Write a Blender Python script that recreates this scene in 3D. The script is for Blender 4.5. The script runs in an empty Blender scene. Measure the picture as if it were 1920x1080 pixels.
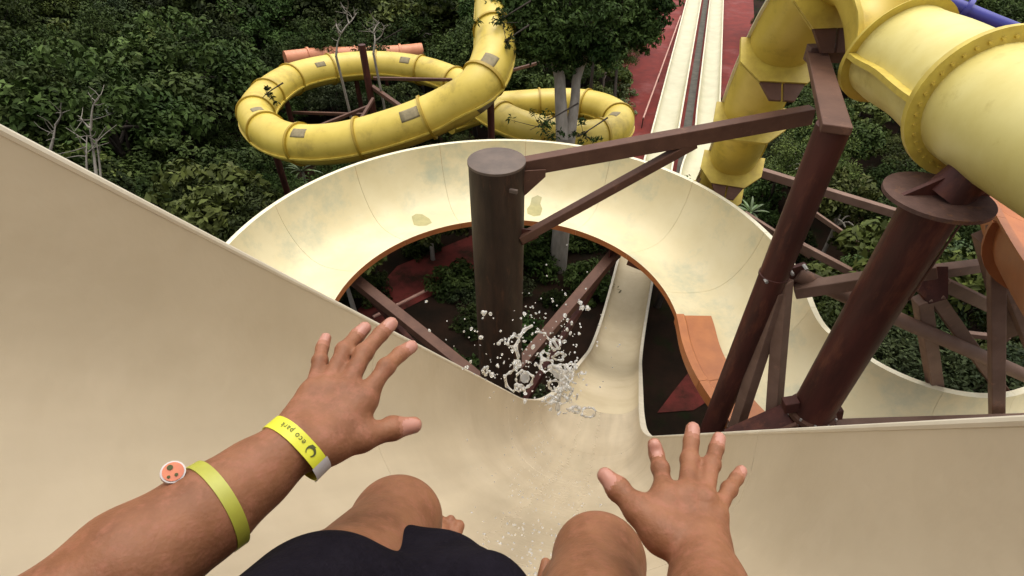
import bpy, bmesh, math, random
import numpy as np
from mathutils import Vector, Matrix
from mathutils.bvhtree import BVHTree
R_ = math.radians
random.seed(7); rng = np.random.default_rng(11)
scn = bpy.context.scene
COL = scn.collection

# ------------------------------------------------------------------ camera
H = 13.0
PITCH = R_(40)
CAM = np.array([0, 0, H])
cF = np.array([0, math.cos(PITCH), -math.sin(PITCH)])
cU = np.array([0, math.sin(PITCH), math.cos(PITCH)])
cR = np.array([1.0, 0, 0])
cd = bpy.data.cameras.new('camera'); cam = bpy.data.objects.new('camera', cd); COL.objects.link(cam)
cam.location = CAM; cam.rotation_euler = (R_(90) - PITCH, 0, 0)
cd.sensor_width = 36; cd.lens = 36 * 1000 / 1920.0
cd.clip_start = 0.02; cd.clip_end = 2000
scn.camera = cam
# ------------------------------------------------------------------ world, sun, exposure
SUN_EL, SUN_AZ = R_(76), R_(18)      # azimuth clockwise from +Y
w = bpy.data.worlds.new('World'); scn.world = w; w.use_nodes = True
nt = w.node_tree; nt.nodes.clear()
sky = nt.nodes.new('ShaderNodeTexSky'); sky.sky_type = 'NISHITA'; sky.sun_disc = False
sky.sun_elevation = SUN_EL; sky.sun_rotation = SUN_AZ; sky.air_density = 1.0; sky.dust_density = 4.0; sky.ozone_density = 1.0
hsv = nt.nodes.new('ShaderNodeHueSaturation'); hsv.inputs['Saturation'].default_value = 0.18
bg = nt.nodes.new('ShaderNodeBackground'); bg.inputs['Strength'].default_value = 0.148
wo = nt.nodes.new('ShaderNodeOutputWorld')
nt.links.new(sky.outputs[0], hsv.inputs['Color']); nt.links.new(hsv.outputs[0], bg.inputs[0]); nt.links.new(bg.outputs[0], wo.inputs[0])
sl = bpy.data.lights.new('sun', 'SUN'); sl.energy = 1.2; sl.angle = R_(80); sl.color = (1, .95, .86)
so = bpy.data.objects.new('sun', sl); COL.objects.link(so)
sd = Vector((math.sin(SUN_AZ) * math.cos(SUN_EL), math.cos(SUN_AZ) * math.cos(SUN_EL), math.sin(SUN_EL)))
so.rotation_euler = sd.to_track_quat('Z', 'Y').to_euler(); so.location = (0, 0, 60)
scn.view_settings.view_transform = 'Standard'; scn.view_settings.look = 'None'
scn.view_settings.gamma = 1; scn.view_settings.use_curve_mapping = False
scn.view_settings.exposure = 0.66
scn.render.engine = 'CYCLES'
scn.cycles.max_bounces = 8; scn.cycles.transparent_max_bounces = 6
scn.cycles.use_denoising = True

# ------------------------------------------------------------------ measuring helpers
def ray(px, py): return cF + cR * (px - 960) / 1000.0 + cU * (540 - py) / 1000.0
def P(px, py, d): return CAM + ray(px, py) * d              # at axial depth d
def PZ(px, py, z):                                           # at height z
    r = ray(px, py); return CAM + r * ((z - H) / r[2])
D = ray(1123, 823); D = D / np.linalg.norm(D)                # fall line of the drop slide
E1 = np.array([D[1], -D[0], 0]); E1 /= np.linalg.norm(E1)
E2 = np.cross(E1, D)
def S(a, b, d): return CAM + E1 * a + E2 * b + D * d
def norm(v): return v / np.linalg.norm(v)

# ------------------------------------------------------------------ object helpers
def tag(o, label=None, cat=None, group=None, kind=None):
    if label: o['label'] = label
    if cat: o['category'] = cat
    if group: o['group'] = group
    if kind: o['kind'] = kind
    return o
def empty(name, loc, label, cat, group=None):
    o = bpy.data.objects.new(name, None); COL.objects.link(o); o.location = loc
    o.empty_display_size = .2
    return tag(o, label, cat, group)
def link(name, me, parent=None):
    o = bpy.data.objects.new(name, me); COL.objects.link(o)
    if parent is not None:
        o.parent = parent
        if parent.parent is None: o.matrix_parent_inverse = Matrix.Translation(-Vector(parent.location)) @ Matrix.Identity(4)
        else: o.matrix_parent_inverse = Matrix.Identity(4)
    return o
def mesh(name, v, f, mats, parent=None, mi=None, smooth=True, angle=None):
    me = bpy.data.meshes.new(name)
    me.from_pydata([tuple(map(float, p)) for p in v], [], [tuple(int(i) for i in q) for q in f])
    for m in (mats if isinstance(mats, (list, tuple)) else [mats]): me.materials.append(m)
    if mi is not None: me.polygons.foreach_set('material_index', np.asarray(mi, dtype=np.int32))
    if smooth:
        me.polygons.foreach_set('use_smooth', np.ones(len(me.polygons), dtype=bool))
        me.update()
        if angle: 
            try: me.set_sharp_from_angle(angle=R_(angle))
            except Exception: pass
    me.update()
    return link(name, me, parent)
def box_between(a, b, wd, ht, up=(0, 0, 1), ext=0.0):
    a = np.asarray(a, float); b = np.asarray(b, float); t = norm(b - a); a = a - t * ext; b = b + t * ext
    s = np.cross(t, np.asarray(up, float)); s = norm(s) if np.linalg.norm(s) > 1e-4 else np.array([1., 0, 0])
    u = np.cross(s, t)
    v = [c + s * x * wd / 2 + u * y * ht / 2 for c in (a, b) for x, y in ((-1, -1), (1, -1), (1, 1), (-1, 1))]
    f = [(0, 1, 2, 3), (7, 6, 5, 4), (0, 4, 5, 1), (1, 5, 6, 2), (2, 6, 7, 3), (3, 7, 4, 0)]
    return v, f
def bevel(o, wdt=.008, seg=2):
    m = o.modifiers.new('bevel', 'BEVEL'); m.width = wdt; m.segments = seg; m.limit_method = 'ANGLE'; return o
def beam(name, a, b, wd, ht, mat, parent, up=(0, 0, 1), ext=0.0):
    v, f = box_between(a, b, wd, ht, up, ext)
    o = mesh(name, v, f, mat, parent, smooth=False); return bevel(o, min(.012, wd * .08))
def tube(name, a, b, r0, r1, mat, parent, n=24, caps=True):
    a = np.asarray(a, float); b = np.asarray(b, float); t = norm(b - a)
    s = np.cross(t, [0, 0, 1.]); s = norm(s) if np.linalg.norm(s) > 1e-3 else np.array([1., 0, 0]); u = np.cross(s, t)
    v = []; f = []
    for c, r in ((a, r0), (b, r1)):
        for k in range(n):
            q = 2 * math.pi * k / n; v.append(c + (s * math.cos(q) + u * math.sin(q)) * r)
    for k in range(n): f.append((k, (k + 1) % n, n + (k + 1) % n, n + k))
    if caps: f.append(tuple(range(n - 1, -1, -1))); f.append(tuple(range(n, 2 * n)))
    return mesh(name, v, f, mat, parent, angle=40)
def plate(name, outline, nrm, th, mat, parent):
    n = norm(np.asarray(nrm, float)); k = len(outline)
    v = [np.asarray(p, float) - n * th / 2 for p in outline] + [np.asarray(p, float) + n * th / 2 for p in outline]
    f = [tuple(range(k - 1, -1, -1)), tuple(range(k, 2 * k))] + [(i, (i + 1) % k, k + (i + 1) % k, k + i) for i in range(k)]
    return mesh(name, v, f, mat, parent, smooth=False)

# ------------------------------------------------------------------ materials
def mat(name, col, col2=None, scale=3.0, rough=.5, bump=.0, bscale=30., mix=(.35, .65), spec=.5, detail=5., island=0.0, sss=0, stretch=None, coat=0, col3=None, s3=1.0, mix3=(.55, .7), rvar=0.0, trans=0.0, metal=0.0):
    m = bpy.data.materials.new(name); m.use_nodes = True; t = m.node_tree; b = t.nodes['Principled BSDF']; L = t.links.new
    b.inputs['Roughness'].default_value = rough; b.inputs['Specular IOR Level'].default_value = spec; b.inputs['Metallic'].default_value = metal
    b.inputs['Base Color'].default_value = (*col, 1)
    tc = t.nodes.new('ShaderNodeTexCoord'); co = tc.outputs['Object']
    if stretch:
        mp = t.nodes.new('ShaderNodeMapping'); mp.inputs['Scale'].default_value = stretch; L(co, mp.inputs[0]); co = mp.outputs[0]
    cur = None
    if col2:
        n = t.nodes.new('ShaderNodeTexNoise'); n.inputs['Scale'].default_value = scale; n.inputs['Detail'].default_value = detail; n.inputs['Roughness'].default_value = .6; L(co, n.inputs['Vector'])
        r = t.nodes.new('ShaderNodeValToRGB'); r.color_ramp.elements[0].position = mix[0]; r.color_ramp.elements[1].position = mix[1]
        r.color_ramp.elements[0].color = (*col, 1); r.color_ramp.elements[1].color = (*col2, 1); L(n.outputs['Fac'], r.inputs[0]); cur = r.outputs[0]
        if rvar:
            mr = t.nodes.new('ShaderNodeMapRange'); mr.inputs[3].default_value = rough - rvar; mr.inputs[4].default_value = rough + rvar; L(n.outputs['Fac'], mr.inputs[0]); L(mr.outputs[0], b.inputs['Roughness'])
    if col3:
        n3 = t.nodes.new('ShaderNodeTexNoise'); n3.inputs['Scale'].default_value = s3; n3.inputs['Detail'].default_value = 7; n3.inputs['Roughness'].default_value = .7; L(co, n3.inputs['Vector'])
        mr3 = t.nodes.new('ShaderNodeMapRange'); mr3.inputs[1].default_value = mix3[0]; mr3.inputs[2].default_value = mix3[1]; L(n3.outputs['Fac'], mr3.inputs[0])
        x = t.nodes.new('ShaderNodeMix'); x.data_type = 'RGBA'; L(mr3.outputs[0], x.inputs[0])
        if cur: L(cur, x.inputs[6])
        else: x.inputs[6].default_value = (*col, 1)
        x.inputs[7].default_value = (*col3, 1); cur = x.outputs[2]
    if island:
        g = t.nodes.new('ShaderNodeNewGeometry'); oi = t.nodes.new('ShaderNodeObjectInfo')
        h = t.nodes.new('ShaderNodeHueSaturation')
        mr = t.nodes.new('ShaderNodeMapRange'); mr.inputs[3].default_value = 1 - island; mr.inputs[4].default_value = 1 + island; L(g.outputs['Random Per Island'], mr.inputs[0])
        mo = t.nodes.new('ShaderNodeMapRange'); mo.inputs[3].default_value = .55; mo.inputs[4].default_value = 1.45; L(oi.outputs['Random'], mo.inputs[0])
        mu = t.nodes.new('ShaderNodeMath'); mu.operation = 'MULTIPLY'; L(mr.outputs[0], mu.inputs[0]); L(mo.outputs[0], mu.inputs[1])
        mh = t.nodes.new('ShaderNodeMapRange'); mh.inputs[3].default_value = .475; mh.inputs[4].default_value = .51; L(oi.outputs['Random'], mh.inputs[0])
        L(mu.outputs[0], h.inputs['Value']); L(mh.outputs[0], h.inputs['Hue'])
        if cur: L(cur, h.inputs['Color'])
        else: h.inputs['Color'].default_value = (*col, 1)
        cur = h.outputs[0]
    if cur: L(cur, b.inputs['Base Color'])
    if bump:
        nb = t.nodes.new('ShaderNodeTexNoise'); nb.inputs['Scale'].default_value = bscale; nb.inputs['Detail'].default_value = 6; L(co, nb.inputs['Vector'])
        bp = t.nodes.new('ShaderNodeBump'); bp.inputs['Strength'].default_value = bump; bp.inputs['Distance'].default_value = .02; L(nb.outputs['Fac'], bp.inputs['Height']); L(bp.outputs[0], b.inputs['Normal'])
    if sss:
        b.inputs['Subsurface Weight'].default_value = sss; b.inputs['Subsurface Radius'].default_value = (.012, .005, .003); b.inputs['Subsurface Scale'].default_value = 1
    if coat: b.inputs['Coat Weight'].default_value = coat; b.inputs['Coat Roughness'].default_value = .15
    if trans: b.inputs['Transmission Weight'].default_value = trans; b.inputs['IOR'].default_value = 1.33
    return m
M = {}
M['beige'] = mat('beige_gelcoat', (.535, .44, .302), (.465, .375, .25), 1.3, .6, .03, 9, col3=(.57, .47, .333), s3=.6, mix3=(.5, .75), spec=.45)
def wet_floor(m):
    """running water along the middle of the drop slide: glossier, rippled, slightly darker; faint streaks down the fall line"""
    t = m.node_tree; L = t.links.new; b = t.nodes['Principled BSDF']
    tc = t.nodes.new('ShaderNodeTexCoord')
    def dot(v):
        n = t.nodes.new('ShaderNodeVectorMath'); n.operation = 'DOT_PRODUCT'; n.inputs[1].default_value = tuple(map(float, v)); L(tc.outputs['Object'], n.inputs[0]); return n.outputs['Value']
    def math_(op, a, c):
        n = t.nodes.new('ShaderNodeMath'); n.operation = op
        if hasattr(a, 'links') or hasattr(a, 'is_output'): L(a, n.inputs[0])
        else: n.inputs[0].default_value = a
        if c is not None:
            if hasattr(c, 'is_output'): L(c, n.inputs[1])
            else: n.inputs[1].default_value = c
        return n.outputs[0]
    lat = math_('SUBTRACT', dot(E1), float(CAM @ E1) - .18); alo = dot(D)
    cb = t.nodes.new('ShaderNodeCombineXYZ'); L(math_('MULTIPLY', lat, 9.0), cb.inputs[0]); L(math_('MULTIPLY', alo, .55), cb.inputs[1])
    ns = t.nodes.new('ShaderNodeTexNoise'); ns.inputs['Scale'].default_value = 1.0; ns.inputs['Detail'].default_value = 6; L(cb.outputs[0], ns.inputs['Vector'])
    nw = t.nodes.new('ShaderNodeTexNoise'); nw.inputs['Scale'].default_value = 5.0; nw.inputs['Detail'].default_value = 3; L(tc.outputs['Object'], nw.inputs['Vector'])
    edge = math_('ADD', math_('ABSOLUTE', lat, None), math_('MULTIPLY', math_('SUBTRACT', nw.outputs['Fac'], .5), .22))
    mr = t.nodes.new('ShaderNodeMapRange'); mr.inputs[1].default_value = .02; mr.inputs[2].default_value = .42; mr.inputs[3].default_value = 1; mr.inputs[4].default_value = 0; L(edge, mr.inputs[0]); wet = mr.outputs[0]
    ro = t.nodes.new('ShaderNodeMapRange'); ro.inputs[3].default_value = .58; ro.inputs[4].default_value = .15; L(wet, ro.inputs[0])
    for l in list(b.inputs['Roughness'].links): t.links.remove(l)
    L(ro.outputs[0], b.inputs['Roughness'])
    old = b.inputs['Base Color'].links[0].from_socket
    st = t.nodes.new('ShaderNodeMapRange'); st.inputs[1].default_value = .35; st.inputs[2].default_value = .7; st.inputs[3].default_value = 1.04; st.inputs[4].default_value = .88; L(ns.outputs['Fac'], st.inputs[0])
    dk = math_('MULTIPLY', st.outputs[0], math_('SUBTRACT', 1.0, math_('MULTIPLY', wet, .06)))
    mx = t.nodes.new('ShaderNodeVectorMath'); mx.operation = 'SCALE'; L(old, mx.inputs[0]); L(dk, mx.inputs['Scale']); L(mx.outputs[0], b.inputs['Base Color'])
    nr = t.nodes.new('ShaderNodeTexNoise'); nr.inputs['Scale'].default_value = 16; nr.inputs['Detail'].default_value = 3; L(tc.outputs['Object'], nr.inputs['Vector'])
    bp = t.nodes.new('ShaderNodeBump'); bp.inputs['Distance'].default_value = .02; L(nr.outputs['Fac'], bp.inputs['Height']); bp.inputs['Strength'].default_value = .10
    ob = b.inputs['Normal'].links
    if ob: L(ob[0].from_socket, bp.inputs['Normal'])
    L(bp.outputs[0], b.inputs['Normal'])
wet_floor(M['beige'])
M['beige_far'] = mat('shade_lifted_beige_gelcoat', (.565, .47, .305), (.50, .405, .255), 1.3, .6, .02, 9, col3=(.60, .50, .335), s3=.6, mix3=(.5, .75), spec=.25)  # beige lightened in colour to offset the raft slide's shade on the chute
M['beige_rim'] = mat('beige_rim', (.64, .57, .44), (.56, .49, .37), 6, .45)
M['cream'] = mat('cream_gelcoat', (.74, .65, .42), (.68, .58, .345), .9, .5, .02, 6, col3=(.50, .49, .34), s3=.8, mix3=(.50, .70), rvar=.06, spec=.28)
M['cream_rim'] = mat('cream_rim', (.78, .72, .52), (.7, .62, .42), 4, .4)
M['lane'] = mat('lane_gelcoat', (.58, .53, .35), (.50, .46, .29), 1.2, .4, col3=(.52, .53, .30), s3=.8, mix3=(.58, .72))
M['orange'] = mat('orange_gelcoat', (.47, .165, .05), (.38, .125, .04), 3, .45, .04, 20)
M['orange_tube'] = mat('orange_tube', (.66, .26, .13), (.55, .2, .09), 2, .5)
M['yellow'] = mat('yellow_gelcoat', (.65, .49, .085), (.55, .40, .055), 1.1, .42, .04, 8, col3=(.36, .26, .045), s3=1.1, mix3=(.54, .72), rvar=.1)
M['yellow_pale'] = mat('sunbleached_yellow_gelcoat', (.70, .60, .215), (.62, .51, .15), 1.4, .42, .05, 14, col3=(.45, .34, .07), s3=2.2, mix3=(.56, .78), rvar=.1)
M['yellow_rib'] = mat('yellow_flange', (.42, .28, .022), (.34, .22, .02), 3, .5)
M['yellow_edge'] = mat('yellow_edge', (.60, .46, .07), (.46, .33, .05), 5, .5)
M['patch'] = mat('worn_patch', (.27, .215, .11), (.2, .16, .085), 9, .7)
M['stain'] = mat('algae_stain', (.34, .31, .14), (.42, .37, .17), 6, .5)
M['steel'] = mat('brown_painted_steel', (.082, .025, .018), (.048, .017, .012), 2.4, .55, .14, 30, col3=(.14, .046, .026), s3=2.2, mix3=(.54, .72), rvar=.12, spec=.25, stretch=(2.2, 2.2, .5))
M['steel_brown'] = mat('olive_brown_steel', (.052, .030, .019), (.030, .019, .012), 2.4, .55, .14, 30, col3=(.12, .052, .028), s3=2.2, mix3=(.54, .72), rvar=.12, spec=.25, stretch=(2.2, 2.2, .5))
M['steel_light'] = mat('faded_brown_steel', (.125, .060, .038), (.09, .042, .027), 3, .6, .1, 40, col3=(.23, .11, .065), s3=5, mix3=(.6, .8), spec=.25)
M['steel_cap'] = mat('weathered_cap_steel', (.125, .085, .062), (.09, .062, .046), 4, .6, .1, 25, col3=(.16, .08, .035), s3=2.5, mix3=(.62, .72))
M['rust'] = mat('rusty_plate', (.11, .055, .04), (.07, .032, .022), 7, .7, .2, 50, col3=(.17, .075, .03), s3=9, mix3=(.55, .7))
M['bolt'] = mat('bolt_zinc', (.5, .48, .44), rough=.4, metal=.6)
M['bolt_y'] = mat('bolt_yellow', (.6, .44, .06), (.4, .28, .05), 40, .5)
M['red_worn'] = mat('worn_red_concrete', (.15, .030, .024), (.05, .018, .013), 1.1, .8, .2, 12, mix=(.42, .66), col3=(.014, .018, .007), s3=.7, spec=.1)
M['red'] = mat('red_painted_concrete', (.20, .026, .018), (.13, .020, .015), 1.2, .7, .1, 20, col3=(.23, .07, .062), s3=.35, mix3=(.52, .7), spec=.15)
M['soil'] = mat('forest_soil', (.026, .014, .009), (.012, .009, .006), .8, .95, .6, 6, col3=(.010, .016, .005), s3=.5, spec=.05)
M['concrete'] = mat('grey_concrete', (.12, .11, .085), (.07, .065, .05), 2, .85, .2, 15)
M['line'] = mat('faded_line', (.62, .36, .28), (.5, .27, .2), 4, .7)
M['steel_pale'] = mat('pale_brown_steel', (.22, .135, .098), (.17, .10, .07), 3, .6, .1, 40, col3=(.36, .19, .12), s3=5, mix3=(.6, .8), spec=.25)
M['leaf'] = mat('leaf_dark', (0.0126, 0.0269, 0.0050), (0.0386, 0.0622, 0.0134), .6, .7, island=.4, spec=.10, mix=(.38, .62))
M['leaf2'] = mat('leaf_mid', (0.0185, 0.0353, 0.0067), (0.0538, 0.0790, 0.0185), .6, .65, island=.4, spec=.12, mix=(.38, .62))
M['leaf3'] = mat('leaf_grey', (0.0227, 0.0370, 0.0134), (0.0571, 0.0756, 0.0286), .6, .65, island=.4, spec=.12, mix=(.38, .62))
M['leaf4'] = mat('leaf_warm', (0.0336, 0.0487, 0.0084), (0.0798, 0.0966, 0.0218), .6, .6, island=.4, spec=.14, mix=(.38, .62))
M['leaf_y'] = mat('leaf_yellow', (.07, .10, .02), (.10, .13, .03), .8, .5, island=.4)
M['palm'] = mat('palm_leaf', (.05, .085, .022), (.08, .115, .035), 2, .45, island=.3)
M['bark'] = mat('bark_grey', (.36, .32, .27), (.24, .21, .17), 5, .85, .4, 14, stretch=(1, 1, .25))
M['bark_d'] = mat('bark_dark', (.045, .032, .022), (.03, .022, .016), 5, .9, .4, 14, stretch=(1, 1, .25))
M['twig'] = mat('dead_branch', (.25, .22, .18), (.18, .155, .125), 6, .85)
M['blue'] = mat('blue_gelcoat', (.05, .05, .30), (.04, .04, .24), 2, .35)
M['skin'] = mat('tanned_skin', (.270, .115, .054), (.185, .073, .033), 22, .55, .10, 260, col3=(.30, .120, .068), s3=70, mix3=(.48, .7), sss=.08, spec=.3)
M['nail'] = mat('finger_nail', (.42, .20, .145), rough=.35, sss=.08, spec=.35)
M['tip'] = mat('finger_tip_skin', (.345, .150, .090), (.30, .125, .070), 20, .5, .07, 220, sss=.1, spec=.3)
M['shorts'] = mat('dark_shorts_fabric', (.0065, .005, .008), (.010, .008, .012), 20, .9, .35, 90, spec=.06)
M['band'] = mat('neon_paper', (.66, .66, .035), (.60, .58, .03), 30, .5)
M['band_w'] = mat('white_paper', (.62, .58, .55), (.5, .46, .45), 40, .6)
M['band2'] = mat('lime_plastic', (.40, .40, .045), (.34, .33, .04), 30, .4)
M['ink'] = mat('olive_ink', (.06, .065, .012), rough=.7)
M['badge'] = mat('orange_badge', (.62, .18, .07), (.5, .13, .06), 60, .35)
M['water'] = mat('splash_water', (.93, .93, .92), rough=.04, trans=.8, spec=.6)
M['foam'] = mat('white_foam', (.80, .79, .76), rough=.05, trans=.70, spec=.7)

# ------------------------------------------------------------------ sweeping
def resample(pts, ds, closed=False):
    pts = [np.asarray(p, float) for p in pts]
    q = [2 * pts[0] - pts[1]] + pts + [2 * pts[-1] - pts[-2]]
    out = []
    for i in range(1, len(q) - 2):
        p0, p1, p2, p3 = q[i - 1:i + 3]
        for k in range(40):
            t = k / 40; out.append(.5 * ((2 * p1) + (p2 - p0) * t + (2 * p0 - 5 * p1 + 4 * p2 - p3) * t * t + (3 * p1 - p0 - 3 * p2 + p3) * t ** 3))
    out.append(pts[-1]); out = np.array(out)
    L = np.r_[0, np.cumsum(np.linalg.norm(np.diff(out, axis=0), axis=1))]
    n = max(3, int(round(L[-1] / ds)) + 1); s = np.linspace(0, L[-1], n)
    return np.stack([np.interp(s, L, out[:, k]) for k in range(3)], 1), s
class Path:
    def __init__(self, pts, ds=.2, raw=False):
        if raw:
            self.p = np.array(pts); self.s = np.r_[0, np.cumsum(np.linalg.norm(np.diff(self.p, axis=0), axis=1))]
        else: self.p, self.s = resample(pts, ds)
        t = np.gradient(self.p, axis=0); self.t = t / np.linalg.norm(t, axis=1)[:, None]
        sd_ = np.cross(self.t, [0, 0, 1.]); sd_[:, 2] = 0
        self.r = sd_ / np.linalg.norm(sd_, axis=1)[:, None]
        self.u = np.cross(self.r, self.t)
        self.L = self.s[-1]
    def at(self, s):
        f = lambda A: np.array([np.interp(s, self.s, A[:, k]) for k in range(3)])
        return f(self.p), norm(f(self.t)), norm(f(self.r)), norm(f(self.u))
def sweep(name, path, s0, s1, prof, mats, parent, mi_of=None, ds=.2, closed=True, angle=35, cap=True):
    """prof(s) -> list of (right, up); a closed ring is swept from s0 to s1"""
    n = max(2, int(math.ceil((s1 - s0) / ds)) + 1); v = []; f = []; mi = []
    ss = np.linspace(s0, s1, n)
    for s in ss:
        p, t, r, u = path.at(s)
        pr = prof(s); m = len(pr)
        v += [p + r * a + u * b for a, b in pr]
    rng_ = range(m) if closed else range(m - 1)
    for i in range(n - 1):
        for k in rng_:
            k2 = (k + 1) % m
            f.append((i * m + k, i * m + k2, (i + 1) * m + k2, (i + 1) * m + k)); mi.append(mi_of(k, m) if mi_of else 0)
    if closed and cap:
        f.append(tuple(range(m - 1, -1, -1))); mi.append(0); f.append(tuple((n - 1) * m + k for k in range(m))); mi.append(0)
    return mesh(name, v, f, mats, parent, mi, angle=angle)
def u_profile(w_, hl, hr, th=.03, lip=.06, n=20, p=2.3):
    """U flume, floor centre at 0,0. returns ring and index ranges: inner first, then lips, then outer"""
    a = []
    for k in range(n + 1):
        x = -1 + 2 * k / n; q = math.copysign(abs(math.sin(x * math.pi / 2)), x)
        hgt = hl if q < 0 else hr
        a.append((q * w_, hgt * (1 - (1 - abs(q) ** p) ** (1 / p))))
    o = []
    for k in range(n + 1):
        x = 1 - 2 * k / n; q = math.copysign(abs(math.sin(x * math.pi / 2)), x); hgt = hl if q < 0 else hr
        o.append((q * (w_ + th), (hgt + th) * (1 - (1 - abs(q) ** p) ** (1 / p)) - th))
    o[0] = (w_ + th, hr - th); o[-1] = (-w_ - th, hl - th)
    return a + [(w_ + th + lip, hr), (w_ + th + lip, hr - th)] + o + [(-w_ - th - lip, hl - th), (-w_ - th - lip, hl)]
def u_mi(n=20, rimw=0):
    def f(k, m):
        if k < n: return 0
        if k in (n, n + 1) or k >= m - 3 or k == m - 1: return 2
        return 1
    return f

# ================================================================== SETTING
gv = []; gf = []; N = 60
for j in range(N + 1):
    for i in range(N + 1):
        x = -300 + 600 * i / N; y = -200 + 600 * j / N
        gv.append((x, y, 0))
for j in range(N):
    for i in range(N): a = j * (N + 1) + i; gf.append((a, a + 1, a + N + 2, a + N + 1))
g = mesh('ground', gv, gf, M['soil'], smooth=False); g['kind'] = 'structure'
AZ = R_(17.3); lane_d = np.array([math.sin(AZ), math.cos(AZ), 0]); lane_r = np.array([math.cos(AZ), -math.sin(AZ), 0])
def sheet(name, pts, z, m, parent=None, kind='structure'):
    o = mesh(name, [(p[0], p[1], z) for p in pts], [tuple(range(len(pts)))], m, parent, smooth=False)
    if kind: o['kind'] = kind
    return o
LB = np.array([8.7, 28.3, 0])
def lanept(al, si): return LB + lane_d * al + lane_r * si
apron = [lanept(-9, -4.2), lanept(-3, -3.6), lanept(2, -4.0), lanept(9, -4.3), lanept(20, -4.5), lanept(45, -5), lanept(45, 6), lanept(20, 5.4), lanept(9, 5.0), lanept(4, 3.4), lanept(-2, 3), lanept(-9, 2.8)]
sheet('pavement', apron, .02, M['red'])
path_red = [PZ(655, 600, 0)[:2], PZ(745, 500, 0)[:2], PZ(890, 440, 0)[:2], PZ(900, 500, 0)[:2], PZ(830, 545, 0)[:2], PZ(740, 590, 0)[:2], PZ(690, 650, 0)[:2]]
pv = sheet('path', path_red, .03, M['red_worn'])
a_, b_ = PZ(700, 595, .035), PZ(880, 505, .035)
ln = beam('kerb_line', [a_[0], a_[1], .05], [b_[0], b_[1], .05], .10, .08, M['line'], pv)
sheet('path', [PZ(1232, 775, 0)[:2], PZ(1262, 735, 0)[:2], PZ(1290, 700, 0)[:2], PZ(1345, 690, 0)[:2], PZ(1430, 665, 0)[:2], PZ(1450, 720, 0)[:2], PZ(1340, 745, 0)[:2], PZ(1300, 770, 0)[:2]], .03, M['red_worn'])
# pale cord stretched on posts beside the run-out
cr = empty('rope_barrier', lanept(-6, -3), 'thin pale rope stretched along the red pavement beside the run-out lane', 'rope')
ra, rb = PZ(1206, 222, .6), PZ(1276, 30, .6)
tube('rope', ra, rb, .05, .05, M['line'], cr, 8)
for t in (0, .33, .66, 1): q = ra + (rb - ra) * t; tube('post', (q[0], q[1], 0), (q[0], q[1], .66), .035, .03, M['rust'], cr, 8)

# ================================================================== DROP SLIDE (the rider's)
FLOOR = -.42; CE = -.18
p0 = S(CE, FLOOR, -2.6); pts = [p0]; s = -2.6
pos = p0.copy(); ds = .02; slope0 = math.asin(-D[2]); az0 = math.atan2(D[0], D[1])
while len(pts) < 4500:
    if s < 5.3: sl_, az_ = slope0, az0
    else:
        k = min(1, (s - 5.3) / 2.6); sl_ = slope0 + (R_(39) - slope0) * k
        az_ = az0 + (AZ - az0) * k
    # flatten towards the ground
    zt = pos[2] - .42
    Rf = 9.0
    lim = math.acos(max(-1, min(1, 1 - max(0, zt) / Rf))); sl_ = min(sl_, lim)
    pos = pos + ds * np.array([math.cos(sl_) * math.sin(az_), math.cos(sl_) * math.cos(az_), -math.sin(sl_)]); s += ds
    pts.append(pos.copy())
    if s > 74: break
drop = Path(pts, raw=True)
OFF = 2.6
def drop_prof(s):
    q = s - OFF; k = min(1, max(0, (q - 5.9) / 3.6)); sm = k * k * (3 - 2 * k)
    hl = .63 + (.34 - .63) * sm; hr = .545 + (.34 - .545) * sm; wd = .65
    return u_profile(wd, hl, hr, .03, .055)
slide = empty('water_slide', S(CE, FLOOR, 0), 'beige open drop slide plunging steeply under the rider down to the flat run-out', 'water slide')
cuts = [0, 4.4, 7.4, 9.9, 12.4, 15, 18, 21, 24.5, 28, 32, 36, 40, 46, 54, 63, drop.L]
for a, b in zip(cuts[:-1], cuts[1:]):
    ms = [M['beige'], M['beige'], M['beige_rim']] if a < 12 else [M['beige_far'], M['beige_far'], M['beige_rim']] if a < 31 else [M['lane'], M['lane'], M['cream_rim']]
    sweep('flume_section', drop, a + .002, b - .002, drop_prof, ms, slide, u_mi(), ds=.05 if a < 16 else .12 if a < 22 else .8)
for c in cuts[1:-1]:      # joint collars under the shell
    if c > 24: continue
    def rib(s):
        pr = drop_prof(s); n = len(pr)
        pr = u_profile(.655, *( (.60, .515) if s < 9 else (.36, .36)), .075, .0)
        return [(x, y - .032) for x, y in pr]
    sweep('joint_flange', drop, c - .03, c + .03, rib, [M['beige']], slide, ds=.06)
for q in (13.5, 16.5, 19.5):   # posts under the slide
    p, t, r, u = drop.at(q)
    if p[2] > .9:
        for sg in (-1, 1):
            b = p + r * sg * .35; tube('support_post', (b[0], b[1], 0), (b[0], b[1], p[2] - .03), .07, .07, M['steel'], slide, 12)
        beam('cross_beam', p - r * .5 - u * .1, p + r * .5 - u * .1, .1, .12, M['steel'], slide)
for sg in (-1, 1):     # rolled rim along each wall
    for a, b in zip(cuts[:6], cuts[1:7]):
        def bead(s):
            pr = drop_prof(s); w_ = pr[20][0]; hh = pr[20][1] if sg > 0 else pr[0][1]
            return [(sg * (w_ + .006) + .009 * math.cos(q), hh + .002 + .009 * math.sin(q)) for q in np.arange(10) * 2 * math.pi / 10]
        sweep('rim', drop, a + .002, b - .002, bead, [M['beige_rim']], slide, ds=.14)
for q in (.6, 4.6, 8.2):        # tall twin posts carrying the steep part
    p, t, r, u = drop.at(q); b = p - u * .16
    beam('cross_beam', b - r * .75, b + r * .75, .14, .14, M['steel'], slide)
    for sg in (-1, 1): c = b + r * sg * .7; tube('support_post', (c[0], c[1], 0), (c[0], c[1], c[2] + .02), .09, .09, M['steel'], slide, 14)
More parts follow.
